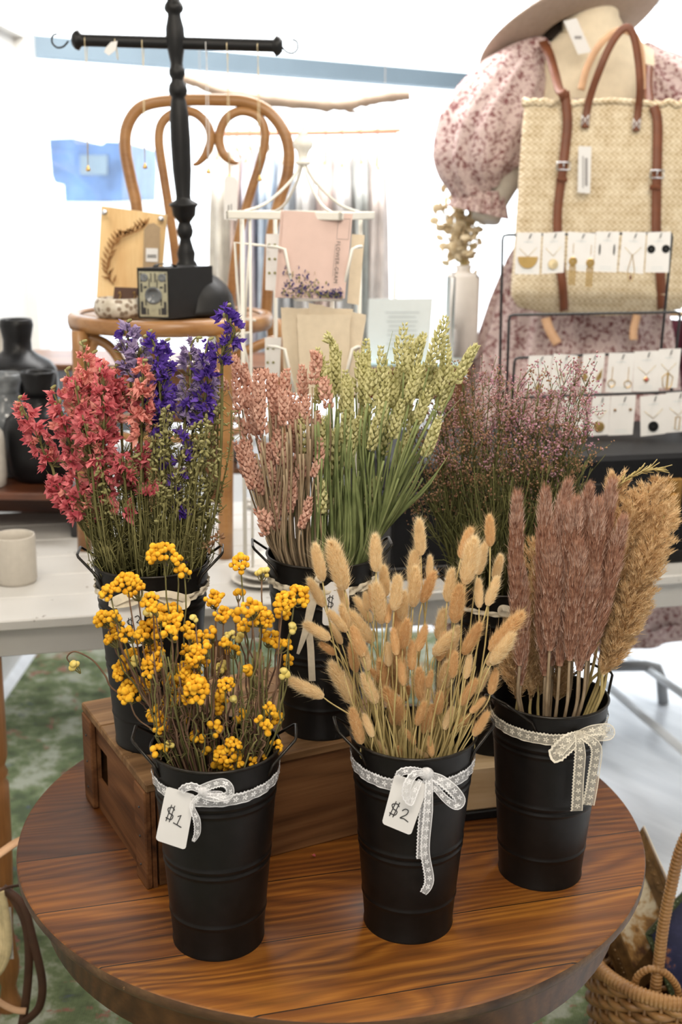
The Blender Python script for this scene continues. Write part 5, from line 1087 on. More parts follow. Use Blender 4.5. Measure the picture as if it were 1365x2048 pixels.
# paintings in the basket
def painting(q, Y0, Y1, frame_m, canvas, label, fw=.018):
    P = [W(x, y, Y0 if i < 2 else Y1) for i, (x, y) in enumerate(q)]; t = thing('framed_painting', tuple(P[3]), label, 'painting'); nor = nrm(np.cross(P[1]-P[0], P[3]-P[0])); nor = nor if nor[1] < 0 else -nor
    mb = MB(); mb.prism(P, 0, -nor, .006); obj('canvas', mb, canvas, t, False)
    mb = MB()
    for i in range(4):
        a, b = P[i], P[(i+1) % 4]; c = sum(P)/4; d = nrm(b-a); inn = nrm(np.cross(nor, d)); inn = inn if inn@(c-a) > 0 else -inn
        mb.prism([a-d*0, b, b+inn*fw-d*fw, a+inn*fw+d*fw], 0, nor, .010)
        mb.prism([a+inn*fw*.25+d*fw*.25+nor*.010, b+inn*fw*.25-d*fw*.25+nor*.010, b+inn*fw*.6-d*fw*.6+nor*.010, a+inn*fw*.6+d*fw*.6+nor*.010], 0, nor, .004)
        for s_ in np.arange(.02, np.linalg.norm(b-a)-.02, .009): mb.ball(a+d*s_+inn*fw*.45+nor*.013, .0028+.001*math.sin(s_*300), 6, 4)
    obj('frame', mb, frame_m, t, False); return t
def canv(name, c0, c1, c2, sc, zr):
    n = N(name); v = n.obj(); a = n.noise(v, sc, 4, .7, .5); b = n.noise(v, sc*5, 2); sp = n.n('ShaderNodeSeparateXYZ', i_0=v); f = n.math('ADD', n.math('MULTIPLY', a, .8), n.math('MULTIPLY', b, .2)); f = n.math('ADD', f, n.math('MULTIPLY', n.math('SUBTRACT', zr*.5, (sp, 2)), .9)); n.link(n.ramp(f, [(.40, c0), (.5, c1), (.60, c2)]), 'Base Color'); n.b.inputs['Roughness'].default_value = .5; return n.m
M['frameold'] = plain('carved_antique_frame', (.14, .075, .025), .45, .3, .4, 60)
M['frgreen'] = plain('green_gold_frame', (.07, .09, .04), .4, .2, .3, 60)
M['frameold'] = M['frameold']
painting([(1185, 1815), (1288, 1652), (1380, 1860), (1262, 2010)], 2.14, 2.06, M['frameold'], canv('meadow_painting', (.66, .58, .42), (.40, .22, .07), (.10, .045, .02), 13, .30), 'old carved gilt frame with faded meadow painting leaning in the wicker basket', .036)
painting([(1292, 1865), (1400, 1745), (1475, 1930), (1370, 2060)], 2.06, 1.99, M['frgreen'], canv('flower_painting', (.022, .027, .075), (.035, .04, .11), (.50, .20, .05), 17, .14), 'green-framed dark blue flower painting in front in the wicker basket', .010)
# straw bag hanging at the left edge, ribbons
t = thing('straw_roll', tuple(W(-10, 1860, 2.02)), 'bundle of pale straw plait tied at the table leg, lower left edge', 'straw bundle')
M['strawroll'] = plain('pale_plaited_straw', (.62, .50, .28), .8, 0, .15, 60, .5, 200)
for i in range(5):
    mb = MB(); P = smoothpts([W(2-3*i, 1780, 2.0+.01*i), W(15-5*i, 1850, 2.0+.01*i), W(16-6*i, 1900, 2.0), W(4-6*i, 1935, 2.0), W(-20, 1960, 2.0)], 6); mb.tube(P, .0075, 6); obj('plait', mb, M['strawroll'], t)
mb = MB(); mb.prism([W(-30, 1815, 2.03), W(22, 1815, 2.03), W(27, 1918, 2.02), W(-30, 1920, 2.02)], 0, (0, 1, 0), .001); tag(obj('hang_tag', mb, M['card'], None, False, base=W(0, 1815, 2.03)), 'large white tag behind the straw bundle at the lower left edge', 'tag')
t = thing('leather_strap', tuple(W(30, 1790, 2.02)), 'dark brown leather strap looping down from the straw bundle at lower left', 'strap')
for pp in ([(5, 1775), (30, 1800), (52, 1850), (58, 1920), (52, 2000), (42, 2060)], [(8, 1778), (45, 1810), (66, 1880), (84, 1960), (80, 2010), (60, 2035), (45, 2045)]):
    P = smoothpts([W(x, y, 2.0) for x, y in pp], 6); mb = MB(); mb.ribbon(P, .016, (.3, -1, 0), .003); obj('strap_run', mb, M['leatherdark'], t)
t = thing('leather_strap', tuple(W(0, 1710, 2.05)), 'pale tan leather strap running to the table edge at far left', 'strap')
P = smoothpts([W(-20, 1722, 1.98), W(10, 1700, 2.0), W(36, 1683, 2.02), W(60, 1675, 2.04)], 5); mb = MB(); mb.ribbon(P, .015, (0, -.6, .8), .003); obj('strap_run', mb, M['leatherpale'], t)
P = smoothpts([W(-20, 1790, 1.97), W(10, 1776, 1.98), W(45, 1770, 2.02)], 5); mb = MB(); mb.ribbon(P, .006, (0, -1, .3), .002); obj('cord', mb, M['leatherdark'], t)
P = smoothpts([W(-20, 1985, 1.98), W(0, 2005, 1.98), W(30, 2020, 1.98), W(52, 2022, 1.98)], 5); mb = MB(); mb.ribbon(P, .012, (0, -.6, .8), .003); obj('strap_run', mb, M['leatherpale'], t)
# ------------------------------------------------------------------ flowers
def bez(p0, p1, p2, p3, n):
    u = np.linspace(0, 1, n)[:, None]; return (1-u)**3*p0+3*(1-u)**2*u*p1+3*(1-u)*u*u*p2+u**3*p3
def stem_path(head, down, key, n=9, rim=.80, depth=.13, spread=1.0):
    x, y, z = BK[key]; head = np.asarray(head, float); d = np.array([head[0]-x, head[1]-y]); L = np.linalg.norm(d)+1e-9
    hz = max(.02, head[2]-(z+BH)); rr = min(RT*rim, RT*.25+L*spread*.45); ph = rng.normal(size=2)*.008
    R = np.array([x+d[0]/L*min(rr, L)+ph[0], y+d[1]/L*min(rr, L)+ph[1], z+BH]); q = R[:2]-[x, y]; ql = np.linalg.norm(q)
    if ql > RT*.86: R[:2] = np.array([x, y])+q/ql*RT*.86
    if key == 'b3':
        dn_ = nrm(down); tt = min(.5, (head[2]-(z+BH))/max(.2, -dn_[2])); R = head+dn_*max(tt, .02); q = R[:2]-[x, y]; ql = np.linalg.norm(q)
        if ql > RT*.84: R[:2] = np.array([x, y])+q/ql*RT*.84
        R[2] = z+BH
    if head[2] < z+BH+.015: R = np.array([head[0], head[1], head[2]-.02]); 
    B = np.array([x+(R[0]-x)*.25-d[0]*.05, y+(R[1]-y)*.25, z+BH-depth]); B[:2] = np.array([x, y])+(B[:2]-[x, y])*1.0
    dn = nrm(down); Ls = np.linalg.norm(head-R); P = bez(head, head+dn*Ls*.35, R+nrm(R-B)*Ls*.30, R, n); return np.concatenate([P, [(R+B)/2, B]])
def hairs(base, dirs, L, wd):
    """base N,3  dirs N,3 -> slim triangles"""
    base = np.asarray(base); n = len(base); sd = np.cross(dirs, rng.normal(size=(n, 3))); sd /= (np.linalg.norm(sd, axis=1)[:, None]+1e-9); L = np.broadcast_to(L, (n,))[:, None]
    return np.stack([base-sd*wd/2, base+sd*wd/2, base+dirs*L], 1)
def place(mesh, name, par, p, d, sc=1., tw=0.):
    x, y, z = frame(d); c, s = math.cos(tw), math.sin(tw); X = x*c+y*s; Y = -x*s+y*c; m = Matrix.Identity(4)
    sc = (sc,)*3 if np.isscalar(sc) else sc; o_ = p-ORG[par.name]
    for i in range(3): m[i][0] = X[i]*sc[0]; m[i][1] = Y[i]*sc[1]; m[i][2] = z[i]*sc[2]; m[i][3] = o_[i]
    o = bpy.data.objects.new(name, mesh); COL.objects.link(o); o.parent = par; o.matrix_local = m; ORG[o.name] = ORG[par.name]; return o
def tube_obj(P, r, mat, par, name='stem', n=5):
    mb = MB(); mb.tube(P, r, n); return obj(name, mb, mat, par)
# --- bunny tails: unit head of length 1 along +z, body radius .17
def bunny_mesh(seed, mat, hl):
    r_ = np.random.default_rng(seed); mb = MB(); prof = [(.01, 0), (.08, .02), (.12, .12), (.135, .30), (.13, .5), (.115, .7), (.085, .85), (.045, .93), (.005, .97)]
    mb.lathe([(r*.92, h) for r, h in prof], n=10); n = 1700; h = r_.random(n)**.9; rad = np.interp(h, [q[1] for q in prof], [q[0] for q in prof])*.9; a = r_.random(n)*2*PI
    B = np.stack([rad*np.cos(a), rad*np.sin(a), h], 1); D = np.stack([np.cos(a)*.42, np.sin(a)*.42, .85+0*a], 1)+r_.normal(size=(n, 3))*.14; D /= np.linalg.norm(D, axis=1)[:, None]
    mb.tris(hairs(B, D, .11+.10*r_.random(n), .011))
    m2 = 170; i = r_.integers(0, n, m2); mb.tris(hairs(B[i], D[i]+r_.normal(size=(m2, 3))*.15, hl*(.6+.8*r_.random(m2)), .0075))
    me = make_mesh('seed_head', mb); me.materials.append(mat); return me
BM = [bunny_mesh(i, M['bunny'] if i % 3 else M['bunnypale'], .30+.04*(i % 3)) for i in range(6)]
BT = [(631,1092,645,1159),(664,1088,689,1176),(751,1073,753,1141),(839,1042,842,1108),(619,1160,648,1211),(767,1134,772,1189),(796,1154,789,1218),(679,1167,694,1215),(753,1171,764,1244),(742,1174,751,1224),(830,1105,826,1167),(832,1138,827,1211),(808,1185,805,1237),(712,1196,742,1242),(701,1226,745,1283),(611,1248,659,1277),(659,1224,692,1261),(663,1248,683,1286),(815,1242,806,1294),(852,1253,836,1300),(775,1287,778,1330),(725,1284,735,1320),(780,1209,775,1244),(797,1220,795,1272),(683,1211,696,1253),(731,1185,735,1220),(861,1112,859,1152),(868,1147,846,1202),(942,1059,923,1114),(949,1081,932,1165),(971,1088,956,1147),(980,1034,981,1090),(1002,1112,991,1158),(996,1156,976,1209),(905,1141,895,1200),(920,1174,910,1242),(958,1160,959,1213),(888,1220,877,1275),(905,1266,870,1308),(960,1250,929,1306),(1042,1231,982,1300),(1026,1270,985,1325),(1020,1285,977,1328),(580,1360,645,1393),(665,1331,709,1406),(641,1287,670,1307),(723,1285,736,1338),(703,1290,712,1342),(800,1322,808,1369),(742,1340,773,1373),(727,1351,753,1404),(775,1331,802,1386),(773,1380,808,1439),(839,1340,843,1399),(850,1406,835,1448),(705,1421,723,1485),(729,1430,745,1472),(749,1479,773,1509),(811,1459,830,1487),(830,1498,857,1514),(817,1373,811,1399),(793,1404,789,1448),(758,1318,762,1347),(701,1355,709,1386),(797,1492,802,1511),(912,1307,905,1353),(941,1312,932,1355),(894,1362,888,1399),(881,1386,877,1426),(952,1362,923,1408),(976,1340,954,1384),(993,1340,982,1386),(969,1397,943,1424),(976,1426,949,1470),(938,1432,908,1463),(905,1415,890,1457),(930,1404,927,1426),(859,1474,864,1511),(864,1342,857,1373),(850,1432,848,1465)]
for _ in range(16):
    x = rng.uniform(715, 925); y = rng.uniform(1300, 1470); a = (x-825)/260; l = rng.uniform(42, 56); BT.append((x+a*l, y-l, x, y))
SPB = {3: 'tallest upright bunny tail grass left of centre, pale and standing alone', 31: 'highest bunny tail grass of the bunch, right of centre', 43: 'bunny tail grass bending far out over the left rim of its bucket', 40: 'bunny tail grass reaching furthest right towards the pampas', 2: 'bunny tail grass crossing the wheat bucket ribbon end', 0: 'bunny tail grass in front of the wheat bucket, leftmost of the high ones', 32: 'slim pale bunny tail grass, upper right beside the pampas'}
bx_, by_, bz_ = BK['b2']
for i, (tx, ty, hx, hy_) in enumerate(BT):
    low = np.clip((hy_-1150)/350, 0, 1); dy = rng.uniform(-.045, .055)*(1-.3*low)+(.03-.05*low); Y = by_+dy
    if hy_ > 1440: Y = by_-rng.uniform(.01, .05)
    p = W(hx, hy_, Y); tip = W(tx, ty, Y+rng.uniform(-.012, .012)); d = tip-p; L = np.linalg.norm(d); dn = -nrm(d)
    nm = SPB.get(i, 'tan bunny tail grass head on a thin straw stem in the front middle bucket')
    t = thing('bunny_tail_grass', tuple(p), nm, 'dried grass', 'bunny tail grass in the front middle bucket')
    P = stem_path(p, dn+np.array([0, 0, -.35]), 'b2', 9); tube_obj(P, np.linspace(.0009, .0013, len(P)), M['strawstem'], t, n=4)
    place(BM[rng.integers(0, 6)] if low > .3 or rng.random() < .4 else BM[[0, 3][rng.integers(0, 2)]], 'seed_head', t, p-nrm(d)*.002, d, (L*1.0*rng.uniform(.95, 1.15),)*2+(L*1.04,), rng.uniform(0, 6))
# extra dry stalks and leaf blades in the bunny bucket
t = thing('dry_leaf_blades', (bx_, by_, bz_+BH), 'dry straw leaf blades tangled low among the bunny tails', 'dried leaves'); mb = MB()
for i in range(70):
    a = rng.uniform(0, 2*PI); r = rng.uniform(.01, .062); b = np.array([bx_+r*math.cos(a)*.9, by_+r*math.sin(a)*.9, bz_+BH-.06]); e = b+np.array([math.cos(a)*rng.uniform(0, .05), math.sin(a)*.03, rng.uniform(.08, .17)]); m = (b+e)/2+rng.normal(size=3)*.006
    mb.ribbon(smoothpts([b, m, e], 3), np.linspace(.0035, .0008, 7), rng.normal(size=3)+[0, -1.5, 0])
o = obj('blades', mb, M['strawstem'], t)
# --- yellow everlastings: flat-topped clusters of little balls
def ico():
    import bmesh; bm = bmesh.new(); bmesh.ops.create_icosphere(bm, subdivisions=2, radius=1); bm.verts.ensure_lookup_table(); V = np.array([v.co[:] for v in bm.verts]); F = [tuple(v.index for v in f.verts) for f in bm.faces]; bm.free(); return V, F
IV, IF = ico()
def cluster(seed, R, nb, mat, br):
    r_ = np.random.default_rng(seed); mb = MB(); st = MB(); pts = []
    tries = 0
    while len(pts) < nb and tries < 4000:
        tries += 1; a = r_.random()*2*PI; q = math.sqrt(r_.random())*R*1.15; p = np.array([q*math.cos(a), q*math.sin(a)*.8, -.55*q*q/max(R, .004)+r_.normal()*.0018])
        if all(np.linalg.norm(p-o) > br*1.35 for o in pts): pts.append(p)
    for p in pts:
        s_ = br*r_.uniform(.85, 1.15); V = IV*(1+.07*np.sin(IV@(r_.normal(size=3)*9))[:, None])*s_*[1, 1, .9]; mb.add(V+p, IF)
        st.tube([p, p*[.6, .6, 1]+[0, 0, -.008], [0, 0, -.012-R*.75]], [.0008, .0006, .0009], 3)
    me = make_mesh('flower_cluster', mb); me.materials.append(mat); me.polygons.foreach_set('use_smooth', [True]*len(me.polygons)); ms = make_mesh('branchlets', st); ms.materials.append(M['olivestem']); return me, ms
CLS = {}
for sz in (5, 9, 13, 18, 24): CLS[sz] = [cluster(100*sz+j, sz*.00068, max(1, int(sz*sz*.085)+1), M['yellow'] if j < 3 else M['yellowpale'], .0032 if sz > 5 else .0038) for j in range(4)]
YC_ = [(314,1098,45),(350,1114,21),(361,1137,23),(245,1158,42),(268,1170,35),(210,1182,26),(293,1197,30),(197,1231,32),(221,1227,20),(227,1237,20),(225,1250,22),(249,1265,28),(220,1273,26),(299,1214,20),(331,1218,46),(295,1226,-16),(313,1234,24),(288,1253,48),(344,1242,32),(278,1265,20),(315,1267,20),(337,1263,22),(300,1290,38),(374,1250,20),(387,1236,-10),(380,1269,20),(393,1271,20),(372,1294,22),(391,1296,22),(255,1310,36),(237,1333,40),(268,1323,-14),(298,1324,40),(319,1302,18),(387,1318,24),(368,1339,50),(145,1332,-16),(477,1122,32),(525,1141,-20),(428,1193,32),(478,1186,16),(446,1225,30),(501,1211,34),(530,1228,38),(506,1236,28),(487,1252,20),(473,1232,14),(419,1262,22),(457,1269,-18),(480,1275,-16),(578,1195,38),(566,1216,32),(608,1181,42),(526,1257,12),(548,1275,32),(587,1255,-16),(575,1283,22),(449,1284,20),(464,1296,22),(405,1291,24),(388,1312,28),(409,1318,18),(580,1316,20),(439,1335,-24),(497,1341,16),(571,1347,-16),(261,1368,60),(252,1393,12),(340,1400,28),(311,1427,34),(321,1448,30),(355,1355,48),(373,1342,26),(393,1371,46),(379,1392,28),(368,1431,22),(314,1500,22),(340,1490,-10),(394,1471,24),(414,1502,10),(452,1365,26),(440,1387,22),(438,1404,26),(468,1398,-11),(487,1430,24),(431,1451,24),(440,1423,10),(468,1485,26),(459,1511,44),(436,1532,13),(461,1537,20),(482,1531,9),(509,1521,18),(549,1430,36),(535,1449,18),(536,1463,11),(517,1439,8),(539,1414,18),(554,1492,20),(529,1516,6)]
SPY = {0: 'highest yellow everlasting in front of the larkspur stems', 36: 'drooping yellow-green everlasting curling out far left over the rug', 52: 'yellow everlasting furthest right beside the bunny tails', 37: 'tall yellow everlasting standing against the white table edge', 66: 'widest yellow everlasting cluster on the left side'}
yx, yy_, yz_ = BK['b1']
for i, (px, py, wd) in enumerate(YC_):
    pale = wd < 0; wd = abs(wd); low = np.clip((py-1150)/380, 0, 1); Y = yy_+rng.uniform(-.05, .05)+.03-.05*low
    if py > 1440: Y = yy_-rng.uniform(.01, .055)
    if i in (0, 1, 2, 37, 38): Y = yy_+.03
    R_ = wd/2/FPX*1.62; sz = min(CLS, key=lambda s: abs(s*.00068-R_*.86)); ms, st = CLS[sz][3 if pale else rng.integers(0, 3)]; p = W(px, py-2, Y)
    t = thing('yellow_everlasting', tuple(p), SPY.get(i, 'yellow everlasting flower cluster on a brown stem in the front left bucket'), 'dried flower', 'yellow everlastings in the front left bucket')
    lean = np.array([(px-432)/420+rng.normal()*.15, -.35+rng.normal()*.2-.3*low, 1.0]); sc = R_/(sz*.00068)
    sc = max(.8, min(1.3, sc)); tw = rng.uniform(0, 6)
    place(ms, 'flower_cluster', t, p, lean, sc, tw); place(st, 'branchlets', t, p, lean, sc, tw)
    if i == 36:
        P = smoothpts([p, W(134, 1315, Y), W(150, 1303, Y), W(185, 1320, Y), W(210, 1350, Y), W(235, 1385, Y), np.array([yx-.055, Y, yz_+BH]), np.array([yx-.02, yy_, yz_+BH-.1])], 5)
    else:
        P = stem_path(p-nrm(lean)*(.010+sz*.0005), np.array([0, 0, -1])-lean*.25, 'b1', 10, spread=1.2); P[2:-2] += rng.normal(size=(len(P)-4, 3))*.0016
    tube_obj(P, np.linspace(.0009, .0015, len(P)), M['purplestem'] if rng.random() < .65 else M['olivestem'], t, n=4)
def tendrils(mb, P, n, l=.01):
    for _ in range(n):
        i = rng.integers(1, len(P)-2); p = P[i]*(1-rng.random())+P[i+1]*0; p = P[i]; d = nrm(rng.normal(size=3)); mb.tube([p, p+d*l*.6, p+d*l+rng.normal(size=3)*.003], .0005, 3)
for i in range(70):
    px = rng.uniform(250, 590); y0 = rng.uniform(1290, 1450); Y = yy_+rng.uniform(-.05, .05); 
    if abs(px-430) > 110: y0 = rng.uniform(1290, 1360)
    p = W(px*.75+108+rng.normal()*8, y0, Y); t = thing('bare_stem', tuple(p), 'bare wiry brown stem among the yellow everlastings', 'dried stem', 'bare stems among the yellow everlastings')
    P = stem_path(p, np.array([(432-px)/900, 0, -1]), 'b1', 9, spread=1.2); P[1:-2] += rng.normal(size=(len(P)-3, 3))*.0014; mb = MB(); mb.tube(P, .0010, 4); tendrils(mb, P, 9)
    obj('stem', mb, M['purplestem'] if i % 2 else M['olivestem'], t)
# --- larkspur
def floret(r_, mb, p, axis, s):
    x, y, z = frame(axis); n = r_.integers(10, 15)
    for k in range(n):
        a = 2*PI*k/n+r_.normal()*.4; tilt = r_.uniform(.15, 1.1); d = nrm((x*math.cos(a)+y*math.sin(a))*math.sin(tilt+.3)+z*math.cos(tilt)); sd = nrm(np.cross(d, z)+r_.normal(size=3)*.3); L = s*r_.uniform(.7, 1.2); w_ = s*r_.uniform(.35, .6); up = np.cross(sd, d)*s*.25*r_.normal()
        mb.add([p, p+d*L*.55+sd*w_*.5+up, p+d*L+r_.normal(size=3)*s*.12, p+d*L*.55-sd*w_*.5+up*.3, p+d*L*.6-up], [(0, 1, 4), (1, 2, 4), (2, 3, 4), (3, 0, 4)])
def spike(pix, Y, cols, label, group, key='b4', s=.0125, dens=1.0, budtop=True, name='larkspur'):
    P = smoothpts([W(x, y, Y) for x, y in pix], 6)+np.concatenate([[[0, 0, 0]]]); L = np.concatenate([[0], np.cumsum(np.linalg.norm(np.diff(P, axis=0), axis=1))])
    t = thing(name, tuple(P[0]), label, 'dried flower', group); SP = stem_path(P[-1], P[-1]-P[-2]+np.array([0, 0, -.01]), key, 8, spread=1.1); full = np.concatenate([P[:-1], SP])
    mb = MB(); mb.tube(full, np.interp(np.arange(len(full)), [0, 6, len(full)], [.0009, .0017, .0024]), 5)
    for _ in range(26): # feathery leaves
        i = rng.integers(len(P)//2, len(full)-1); p = full[i]; d = nrm(rng.normal(size=3)*[1, .8, .5]+[0, 0, .8])
        for _ in range(3): e = nrm(d+rng.normal(size=3)*.45); mb.tube([p, p+e*.010, p+e*.019+[0, 0, .004]], .0005, 3)
    obj('stem', mb, M['olivestem'], t)
    n = int(L[-1]/.0050*dens); f1, f2, bd = MB(), MB(), MB()
    for k in range(n):
        u = (k+.5)/n; l = u*L[-1]; p = np.array([np.interp(l, L, P[:, j]) for j in range(3)]); a = k*2.4+rng.normal()*.5; o = nrm(np.array([math.cos(a), math.sin(a), .35+rng.normal()*.3])); g = min(1, .38+u*2.6)
        if budtop and u < .06: bd.ball(p+o*.004, .0032, 6, 5, axis=o, sc=(.8, .8, 1.5)); continue
        floret(rng, f1 if rng.random() < .82 else f2, p+o*.007*g, o, s*g*rng.uniform(.8, 1.15))
        if u < .25 and rng.random() < .4: bd.ball(p-o*.005, .0028, 6, 4, sc=(.8, .8, 1.4))
    if f1.n: obj('blossoms', f1, M[cols[0]], t, False)
    if f2.n: obj('faded_blossoms', f2, M[cols[1]], t, False)
    if bd.n: obj('buds', bd, M['budolive'], t)
PK = 'pink larkspur on the crate'; PU = 'purple larkspur on the crate'
lx, ly, lz_ = BK['b4']
pinks = [([(36,793),(50,827),(74,870),(90,910),(104,933)], .02, 'pink larkspur spike leaning furthest left past the black vase'), ([(110,948),(114,973),(132,1001),(151,1027)], .02, None), ([(101,774),(121,818),(132,865),(144,898),(151,945)], -.01, 'second pink larkspur from the left, tip against the black bottle'), ([(148,940),(160,985),(168,1010),(179,1038)], -.01, None), ([(132,736),(147,781),(161,851),(172,910),(182,933)], .01, None), ([(163,680),(170,710),(172,757),(179,818),(184,865),(189,921),(191,985)], .0, 'tallest pink larkspur spike of the bunch'), ([(184,703),(193,752),(193,804),(193,851),(196,921)], .03, None), ([(231,727),(231,771),(224,823),(219,874),(212,930)], .02, None), ([(245,734),(245,790),(243,827)], .05, None), ([(286,717),(286,750),(286,793),(284,840),(283,880)], -.01, 'pink larkspur standing directly beside the purple spikes'), ([(291,892),(286,935)], .0, None), ([(245,912),(246,945),(250,960)], -.03, None), ([(256,945),(262,975)], -.01, None), ([(297,968),(295,995)], -.02, None), ([(245,1000),(250,1030)], -.04, None), ([(205,905),(210,960),(205,1000)], -.03, None), ([(165,830),(176,880),(184,930)], -.04, None), ([(210,790),(208,850),(206,905)], -.03, None), ([(150,760),(160,820),(170,880)], -.02, None), ([(205,730),(206,780),(205,830)], -.02, None), ([(128,980),(150,1015),(170,1050)], .0, None), ([(268,905),(272,950),(278,985)], .02, None)]
for i, (pp, dy, lb) in enumerate(pinks): spike(pp, ly+dy, ('pink', 'salmon') if i not in (4, 5, 9) else ('salmon', 'pink'), lb or 'pink larkspur spike in the bucket on the crate', PK, dens=1.05 if len(pp) > 3 else .9, budtop=len(pp) > 3, s=.0158)
purps = [([(254,640),(256,673),(256,711),(261,750)], .03, ('lilac', 'purple'), 'pale-tipped purple larkspur leftmost of the purple ones'), ([(275,684),(279,722),(276,760)], .02, ('lilac', 'lilac'), None), ([(294,662),(313,700),(316,744),(321,793),(321,850)], .0, ('purple', 'lilac'), None), ([(332,678),(327,703),(329,758),(330,830)], .02, ('purple', 'purple'), None), ([(318,868),(314,895)], -.01, ('purple', 'purple'), None), ([(316,905),(318,925)], .0, ('purple', 'purple'), None), ([(396,673),(384,689),(381,744),(379,788),(370,840)], .01, ('lilac', 'purple'), None), ([(418,676),(411,711),(414,755),(411,793),(403,850)], .0, ('purple', 'lilac'), None), ([(457,607),(455,640),(469,659),(461,684),(447,698),(444,733)], .01, ('purple', 'purple'), 'tallest purple larkspur bending right over the chair seat edge'), ([(352,868),(370,880)], -.02, ('purple', 'purple'), None), ([(384,890),(384,908)], .0, ('purple', 'purple'), None), ([(362,915),(358,932)], -.02, ('purple', 'purple'), None), ([(357,950),(352,968)], -.02, ('purple', 'purple'), None), ([(344,980),(346,992)], -.02, ('purple', 'purple'), None), ([(366,1010),(360,1032)], -.02, ('purple', 'purple'), None), ([(395,800),(390,843),(385,865)], .02, ('purple', 'purple'), None), ([(352,1125),(345,1140)], -.03, ('purple', 'purple'), None), ([(310,760),(308,820),(306,865)], .02, ('purple', 'purple'), None)]
for i, (pp, dy, cl, lb) in enumerate(purps): spike(pp, ly+dy, cl, lb or 'purple larkspur spike in the bucket on the crate', PU, dens=1.05, budtop=len(pp) > 3, s=.0142)
def budstem(pix, Y, key, mat, label, group, s=.0032):
    P = smoothpts([W(x, y, Y) for x, y in pix], 6); t = thing('larkspur_bud_stem', tuple(P[0]), label, 'dried stem', group); SP = stem_path(P[-1], P[-1]-P[-2], key, 8, spread=1.1); full = np.concatenate([P[:-1], SP]); mb = MB(); mb.tube(full, .0011, 4); tendrils(mb, full, 22, .014); obj('stem', mb, M['olivestem'], t); b = MB()
    for k in range(0, len(P)):
        for _ in range(2): o = nrm(rng.normal(size=3)); q = P[k]+o*.006+rng.normal(size=3)*.002; b.ball(q, s*rng.uniform(.6, 1.1), 6, 4, axis=o, sc=(.7, .7, 1.4)); 
    obj('buds', b, M[mat], t)
for i in range(40):
    side = i < 26; px = rng.uniform(318, 440) if side else rng.uniform(190, 310); y0 = rng.uniform(810, 1010) if side else rng.uniform(880, 1040); Y = ly+rng.uniform(-.05, .05); k = (px-305)/340.
    l = rng.uniform(60, 130); budstem([(px, y0), (px-k*l*.25+rng.normal()*4, y0+l*.5), (px-k*l*.6, y0+l)], Y, 'b4', 'budolive', 'olive bud-covered larkspur stem in the bucket on the crate', 'olive bud stems on the crate')
budstem([(436,752),(438,800),(436,860),(437,920),(437,980),(428,1040)], ly+.02, 'b4', 'budolive', 'slender olive stem standing just left of the chair leg', 'olive bud stems on the crate')
budstem([(463,820),(462,880),(452,940),(441,985),(432,1020)], ly+.02, 'b4', 'budolive', 'thin green stem crossing in front of the chair leg', 'olive bud stems on the crate', .002)
budstem([(440,1072),(425,1085),(412,1096)], ly-.02, 'b4', 'caspiatan', 'small budded sprig at the right rim of the larkspur bucket', 'olive bud stems on the crate')
t = thing('feathery_foliage', (lx, ly, lz_+BH), 'feathery olive larkspur foliage filling the top of its bucket', 'foliage'); mb = MB()
for i in range(420):
    a = rng.uniform(0, 2*PI); r = math.sqrt(rng.random())*.072; b = np.array([lx+r*math.cos(a), ly+r*math.sin(a), lz_+BH-.035]); e = b+np.array([math.cos(a)*r*.35, math.sin(a)*r*.3, rng.uniform(.04, .16)]); mb.tube([b, (b+e)/2+rng.normal(size=3)*.004, e], .0008, 3)
    for _ in range(3): d = nrm(rng.normal(size=3)+[0, 0, .6]); q = b+(e-b)*rng.uniform(.4, 1); mb.tube([q, q+d*.012], .0005, 3)
o = obj('foliage', mb, M['olivestem'], t); o['kind'] = 'stuff'
# --- wheat
def ear(tip, base, r0, mat):
    mb = MB(); ax = base-tip; L = np.linalg.norm(ax); z = -nrm(ax); x, y, _ = frame(z); tw = rng.uniform(0, PI); x, y = x*math.cos(tw)+y*math.sin(tw), -x*math.sin(tw)+y*math.cos(tw); n = int(L/.0049); bend = rng.normal(size=3)*.004
    for k in range(n):
        u = (k+.3)/n; p = base+(tip-base)*u+bend*math.sin(PI*u); g = math.sin(PI*min(1, .22+u*.72))**.6
        for j in range(4):
            a = j*PI/2+(k % 2)*PI/4; o = x*math.cos(a)+y*math.sin(a)*.75; d = nrm(z*1.0+o*.58+rng.normal(size=3)*.08); c = p+o*r0*.6*g
            l = .0140*g*rng.uniform(.85, 1.1); w_ = .0037*g; s1 = nrm(np.cross(d, o)); s2 = np.cross(d, s1)
            mb.add([c, c+d*l*.4+s1*w_, c+d*l*.4+s2*w_, c+d*l*.4-s1*w_, c+d*l*.4-s2*w_, c+d*l], [(0, 2, 1), (0, 3, 2), (0, 4, 3), (0, 1, 4), (1, 2, 5), (2, 3, 5), (3, 4, 5), (4, 1, 5)])
    return mb
WP = [(491,728,515,823),(466,760,476,833),(485,777,513,874),(468,713,479,777),(425,738,457,782),(531,740,537,800),(549,750,552,830),(525,769,530,872),(576,738,579,825),(604,730,606,816),(624,706,625,774),(562,779,566,855),(540,779,552,850),(584,786,584,869),(598,806,593,899),(619,791,615,852),(479,843,500,904),(469,884,493,957),(486,879,505,945),(496,884,518,987),(520,879,530,955),(540,887,554,987),(566,867,581,960),(591,909,588,982),(559,860,564,933),(635,821,630,928),(649,755,659,821),(624,884,623,945),(640,874,628,957),(537,935,557,1018),(510,1018,532,1075),(547,994,559,1067),(566,987,566,1035),(620,994,601,1060),(476,909,505,982),(505,909,523,994),(576,896,584,994),(503,790,520,880),(512,740,524,840),(545,830,552,920),(600,830,600,930),(575,940,578,1030)]
